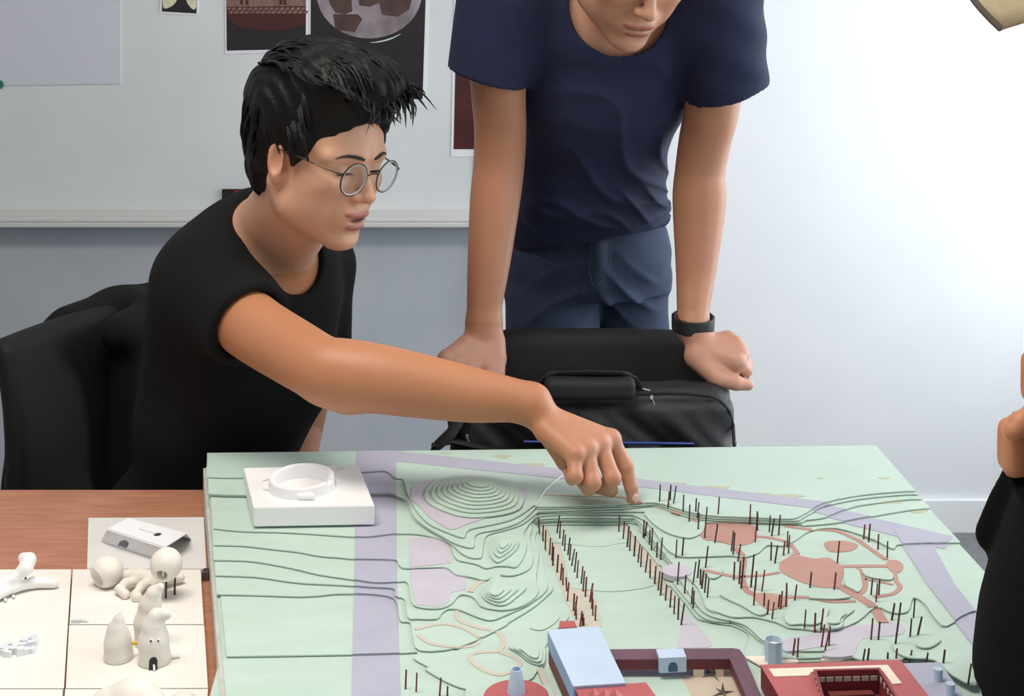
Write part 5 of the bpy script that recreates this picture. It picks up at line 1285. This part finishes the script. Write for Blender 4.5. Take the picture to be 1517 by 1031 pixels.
def skin2(p):
    d = H2.sdf(p)
    n = smin(rc(p, NB2+V3(0, 0, -.03), H2.w(-.025, 0, -.05), .060, .054), rc(p, pv(905, 45, 2.02), H2.w(.020, 0, -.068), .036, .032), .03)
    d = smin(d, n, .018)
    t = np.maximum(torso2(p)+.010, ln(p-pv(905, 20, 2.04))-.16); d = smin(d, t, .03)
    a = near(p, (aR[0]+aR[-1])/2, .42, lambda x: smin(chain(x, aR, rR), handR(x), .012))
    b = near(p, (aL[0]+aL[-1])/2, .42, lambda x: smin(chain(x, aL, rL), handL(x), .012))
    pass
    return np.minimum(smin(d, a, .012), b) if False else smin(smin(d, a, .012), b, .012)
SK2 = rgb(190, 142, 116); SK2A = rgb(174, 122, 94)
def col2(p):
    c = H2.color(p, SK2, rgb(150, 76, 76))
    t = np.clip((1.36-p[:, 2])/.05, 0, 1)[:, None]; c = c*(1-t)+np.array(SK2A, f4)*t
    h = np.clip((.94-p[:, 2])/.03, 0, 1)[:, None]*.7; c = c*(1-h)+np.array(rgb(196, 148, 130), f4)*h
    return c*skin_noise(p)
man2 = thing('person', (.13, 2.30, 0), 'standing man in navy T-shirt leaning with both hands on the chair', 'person')
surface('body', skin2, (-.17, 1.75, .80), (.42, 2.24, 1.68), .0024, M['skin'], man2, col2)
H2.extras(man2)
def cutsleeve(d, p, sh, hemc, nrm, r0, r1, hole, rh):
    """short sleeve from the shoulder to a flat hem, hollow inside"""
    nrm = np.asarray(nrm, f4); nrm /= np.linalg.norm(nrm); ax = hemc-sh; ax /= np.linalg.norm(ax)
    s = np.maximum(rc(p, sh, hemc+ax*.03, r0, r1), (p-hemc)@nrm)
    d = smin(d, s, .022)
    k = chain(p, hole, rh); inner = np.maximum(k, -((p-hemc)@nrm)-.05)
    return smax(d, -inner, .003)
def shirt2(p):
    q = p-pv(980, 290, 2.15); x, z = -q[:, 0], q[:, 2]                                  # folds fan out from the right hem, up and to the left
    an = np.arctan2(z+.03, x+.05); rad = np.sqrt(x*x+z*z)
    ridge = lambda a: (1-np.abs(np.sin(a)))**1.6
    fan = ridge(an*7.5+1.2*np.sin(rad*26)+.4)*np.clip(1.25-np.abs(rad-.12)/.14, 0, 1)*np.clip((p[:, 0]-.0)/.05, 0, 1)*np.clip((.31-p[:, 0])/.03, .15, 1)
    lowb = np.exp(-((p[:, 2]-1.085-.12*(p[:, 0]-.13))/.035)**2)
    bag = ridge((p[:, 0]*.8+p[:, 2]*1.6)*38+1.6*np.sin(p[:, 0]*30))*lowb
    chest = ridge((p[:, 0]*.35+p[:, 2]+.05*np.sin(p[:, 0]*20))*24)*np.exp(-((p[:, 2]-1.235)/.07)**2)*np.clip((p[:, 0]-.02)/.08, 0, 1)
    d = torso2(p)-.003-.0075*fan-.0065*bag-.0*chest+.0025*folds(p, 20, (1, 1, .8), 2)-.005*lowb
    d = cutsleeve(d, p, R2+V3(.010, .002, .004), pv(722, 113, 2.01), pv(722, 113, 2.01)-pv(733, 60, 2.0)+V3(-.004, 0, 0), .071, .060, [pv(733, 60, 2.0), pv(718, 190, 2.03)], [.044, .058])
    d = cutsleeve(d, p, L2+V3(-.008, .002, .004), pv(1077, 137, 2.015), pv(1077, 137, 2.015)-pv(1066, 70, 2.0)+V3(.006, 0, 0), .073, .062, [pv(1062, 60, 2.0), pv(1078, 210, 2.03)], [.044, .060])
    sl = np.sin((p[:, 0]*.5+p[:, 2])*95)*.0016*np.clip((p[:, 0]-.22)/.08, 0, 1)*np.clip((p[:, 2]-1.26)/.05, 0, 1); d = d+sl
    nk0 = pv(915, 30, 2.03); nd = H2.w(-.01, 0, -.06)-nk0; nd /= np.linalg.norm(nd); nd = nd+V3(.0, -.35, .1); nd /= np.linalg.norm(nd)
    d = smax(d, -ell(p, nk0+nd*.035, (.105, .078, .076), axes(nd, (0, 0.5, 1))), .004)
    pl = P(870, 352, 2.25).astype(f4); return smax(d, ((p-pl)@V3(.17, -.10, -.98)), .004)
surface('t_shirt', shirt2, (-.14, 1.86, .96), (.42, 2.42, 1.56), .0034, M['navy'], man2)
# hem stitching of the shirt sleeves is a raised seam
def jeans2(p):
    d = etube(p, [pv(871, 310, 2.25), pv(871, 370, 2.28), pv(871, 420, 2.30)], [(.118, .09), (.138, .104), (.140, .108)], XA, .02)
    rl = chain(p, [pv(820, 410, 2.28), pv(818, 500, 2.255), V3(.065, 2.22, .50), V3(.06, 2.32, .09)], [.084, .0800, .062, .052])
    ll = chain(p, [pv(927, 410, 2.31), pv(932, 500, 2.335), V3(.205, 2.36, .50), V3(.21, 2.42, .09)], [.074, .0700, .060, .052])
    legs = smin(rl, ll, .006); cr = np.clip((p[:, 2]-.925)/.05, 0, 1)
    d = smin(np.maximum(d, .925-p[:, 2]), legs, .018)
    q = p-pv(880, 425, 2.2)
    ax_ = np.abs(q[:, 0]); wr = (1-np.abs(np.sin((q[:, 2]+.75*ax_)*58+1.6*np.sin(q[:, 0]*18))))**1.5*np.exp(-((q[:, 2]+.35*ax_)/.06)**2)*np.clip(ax_/.02, 0, 1)*np.clip((.125-ax_)/.03, 0, 1)
    d = d-.0075*wr+.0025*folds(p, 26, (1, 1, 1.4), 3)
    d = smin(d, rc(p, pv(884, 365, 2.165), pv(882, 415, 2.185), .012, .012), .02)                     # fly
    d = np.maximum(d, p[:, 2]-1.075)
    return np.maximum(d, .03-p[:, 2])
je = surface('jeans', jeans2, (-.12, 2.08, .02), (.38, 2.52, 1.10), .0045, M['denim'], man2)
# fly seam and pocket seams
def seam(px, y0, nm='seam'):
    pts = []
    for u, v in px:
        for y in np.linspace(y0-.12, y0+.1, 300):
            q = P(u, v, y)
            if jeans2(np.array([q], f4))[0] < 0: break
        pts.append(tuple(q+(0, -.0006, 0)))
    tube(nm, pts, .0010, M['denim_seam'], je, 5)
seam([(876, 362), (874, 385), (873, 405), (878, 424)], 2.2); seam([(905, 360), (902, 390), (894, 412), (882, 426)], 2.2); seam([(760, 372), (790, 378), (820, 392), (838, 408)], 2.2)
for x, y in ((.065, 2.30), (.215, 2.40)):
    def shoe(p, x=x, y=y): return np.maximum(smin(rc(p, (x, y+.03, .05), (x, y-.15, .035), .042, .036), rc(p, (x, y, .05), (x, y, .10), .046, .05), .03), .002-p[:, 2])
    surface('shoe', shoe, (x-.08, y-.24, -.01), (x+.08, y+.12, .17), .007, M['shoe'], man2)
# hair of the standing man (above the frame)
def hairf2(p):
    def f(x):
        q = H2.loc(x); h = np.stack([q[:, 0], np.abs(q[:, 1]), q[:, 2]], 1)
        d = ell(q, (-.018, 0, .058), (.112, .088, .094)); d = smin(d, ell(q, (-.06, 0, .0), (.052, .066, .075)), .03)
        d = smax(d, -ell(q, (.125, 0, -.02), (.085, .09, .098)), .01); d = smax(d, -ell(h, (-.006, .088, -.008), (.026, .028, .036)), .006)
        d = smax(d, -ell(q, (.03, 0, -.10), (.075, .075, .08)), .01)
        return (d+.002*np.sin(q[:, 1]*190+5*np.sin(q[:, 0]*28))+.003*folds(q, 45, (.6, 1.6, .8), 3))*H2.s
    return near(p, H2.w(0, 0, .04), .20, f)
surface('hair', hairf2, H2.o-.2, H2.o+.2, .004, M['hair'], man2)
# wristband on his left wrist
def bandf(p):
    c = pv(1027, 478, 2.004); ax = V3(.03, -.13, .99); ax /= np.linalg.norm(ax); q = p-c; z = q@ax; r = q-z[:, None]*ax
    rr_ = np.sqrt((r[:, 0]/1.0)**2+(r[:, 1]/.98)**2+r[:, 2]**2)
    d = np.maximum(np.abs(rr_-.0302)-.0016, np.abs(z)-.0106)
    b = rbox(p, c+V3(-.0285, -.004, .002), (.0035, .011, .012), .003); return np.minimum(d, b)-.0006
surface('wristband', bandf, pv(1027, 478, 2.004)-.05, pv(1027, 478, 2.004)+.05, .0016, M['wrist'], man2)

# ================================================================ the person at the right edge, mostly outside the frame
YP = 1.15
H3 = Head((.5480, 1.099, 1.469), (-.8, .55, -.25), (-.1, -.6, .8), 1.0)
def fist(u, v, y, s=1.0):
    f = [(F3((u+14, v+dv, y+.01), (u+1, v+dv+3, y), (u+5, v+dv+14, y-.012), (u+16, v+dv+15, y-.012)), [.0104, .0096, .0088, .0080]) for dv in (-24, -8, 7, 21)]
    return hand_f((pv(u+85, v, y+.01), .025), [pv(u+62, v-18, y+.012), pv(u+62, v+22, y+.010)], f, (F3((u+66, v-34, y), (u+38, v-38, y-.018), (u+18, v-30, y-.026), (u+6, v-18, y-.028)), [.0150, .0125, .0105, .0085]))
hnd = fist(1496, 657, 1.17); hnd2 = fist(1530, 556, 1.20)
def skin3(p):
    d = smin(H3.sdf(p), rc(p, V3(.70, YP, 1.20), H3.w(-.02, 0, -.06), .062, .055), .02)
    a = smin(rc(p, V3(.66, 1.08, 1.02), pv(1575, 657, 1.18), .040, .026), hnd(p), .012)
    b = smin(rc(p, V3(.68, 1.30, 1.10), pv(1605, 552, 1.21), .040, .026), hnd2(p), .012)
    t = ell(p, (.70, YP, 1.04), (.11, .16, .20))
    return smin(smin(smin(d, t, .03), a, .01), b, .01)
man3 = thing('person', (.74, YP, 0), 'person in a black coat and beige cap, cropped by the right frame edge', 'person')
surface('body', skin3, (.40, .92, .80), (.92, 1.40, 1.62), .0034, M['skin'], man3, lambda p: H3.color(p, rgb(196, 134, 96), rgb(170, 95, 90))*skin_noise(p))
H3.extras(man3)
def coat(p):
    d = etube(p, [V3(.73, YP, 1.20), V3(.665, YP, 1.07), V3(.610, YP, .96), V3(.600, YP, .86), V3(.590, YP, .80)], [(.10, .09), (.19, .135), (.19, .150), (.185, .170), (.185, .175)], (0, 1, 0), .03)
    d = smin(d, chain(p, [V3(.71, .98, 1.17), V3(.73, .95, 1.0), V3(.62, 1.08, .985), pv(1535, 660, 1.175)], [.060, .056, .046, .040]), .03)
    d = smin(d, chain(p, [V3(.71, 1.32, 1.17), V3(.74, 1.36, 1.06), V3(.63, 1.28, 1.085), pv(1568, 554, 1.20)], [.060, .056, .046, .040]), .03)
    d = d+.0045*folds(p, 18, (1, 1, .4), 2)
    hol = np.minimum(rc(p, pv(1484, 657, 1.17), pv(1524, 657, 1.17), .036, .034), rc(p, pv(1512, 552, 1.20), pv(1556, 554, 1.20), .036, .034)); d = smax(d, -hol, .004)
    d = smax(d, -ell(p, H3.w(-.02, 0, -.10), (.075, .075, .09)), .006)
    fl = chain(p, [pv(1512, 690, 1.26), pv(1490, 745, 1.26), pv(1472, 792, 1.26), pv(1490, 815, 1.26)], [.012, .016, .017, .009]); d = smin(d, fl, .010)
    return np.maximum(d, .812-p[:, 2])
surface('coat', coat, (.34, .84, .79), (.92, 1.46, 1.36), .0046, M['coat'], man3)
def trou3(p):
    d = ell(p, (.735, YP, .86), (.115, .165, .14)); L_ = [rc(p, V3(.735, YP+s*.09, .80), V3(.76, YP+s*.10, .08), .092, .055) for s in (-1, 1)]
    return np.minimum(smin(smin(d, L_[0], .03), L_[1], .03), 9)
surface('trousers', trou3, (.58, .90, .0), (.93, 1.40, 1.02), .008, M['dark_jeans'], man3)
for y in (YP-.10, YP+.10):
    def shoe(p, y=y): return np.maximum(smin(rc(p, (.78, y, .05), (.61, y, .035), .042, .036), rc(p, (.76, y, .05), (.76, y, .10), .046, .05), .03), .002-p[:, 2])
    surface('shoe', shoe, (.52, y-.09, -.01), (.89, y+.09, .17), .008, M['shoe'], man3)
def cap3(p):
    q = H3.loc(p); d = np.maximum(ell(q, (-.012, 0, .052), (.112, .088, .098)), -(q[:, 2]-.048)); d = smax(d, -ell(q, (-.012, 0, .045), (.104, .080, .090)), .003); return d
surface('cap_crown', cap3, H3.o-.2, H3.o+.22, .004, M['cap'], man3)
# brim: curved sheet with a dark bound edge
bm = bmesh.new(); tip = P(1484, 40, 1.47); top_, bot_ = [], []
Bq = lambda s, t: H3.w(.075+(.085)*t*(1-.35*s*s), .080*s*(1-.10*t), 0.050-.026*s*s-.010*t)
n1, n2 = 15, 7; gridv = [[[bm.verts.new(Vector((Bq(-1+2*i/(n1-1), j/(n2-1))+H3.dirw(0, 0, k*.003)).tolist())) for j in range(n2)] for i in range(n1)] for k in (0, 1)]
for k in (0, 1):
    for i in range(n1-1):
        for j in range(n2-1): bm.faces.new((gridv[k][i][j], gridv[k][i+1][j], gridv[k][i+1][j+1], gridv[k][i][j+1]))
for i in range(n1-1):
    for j in (0, n2-1): bm.faces.new((gridv[0][i][j], gridv[0][i+1][j], gridv[1][i+1][j], gridv[1][i][j]))
for j in range(n2-1):
    for i in (0, n1-1): bm.faces.new((gridv[0][i][j], gridv[0][i][j+1], gridv[1][i][j+1], gridv[1][i][j]))
autosmooth(bm_obj('cap_brim', bm, M['cap'], man3), 60)
tube('brim_edge', [tuple(Bq(-1+2*i/20, 1.0)+H3.dirw(0, 0, .0015)) for i in range(21)], .0032, M['cap_edge'], man3, 8)
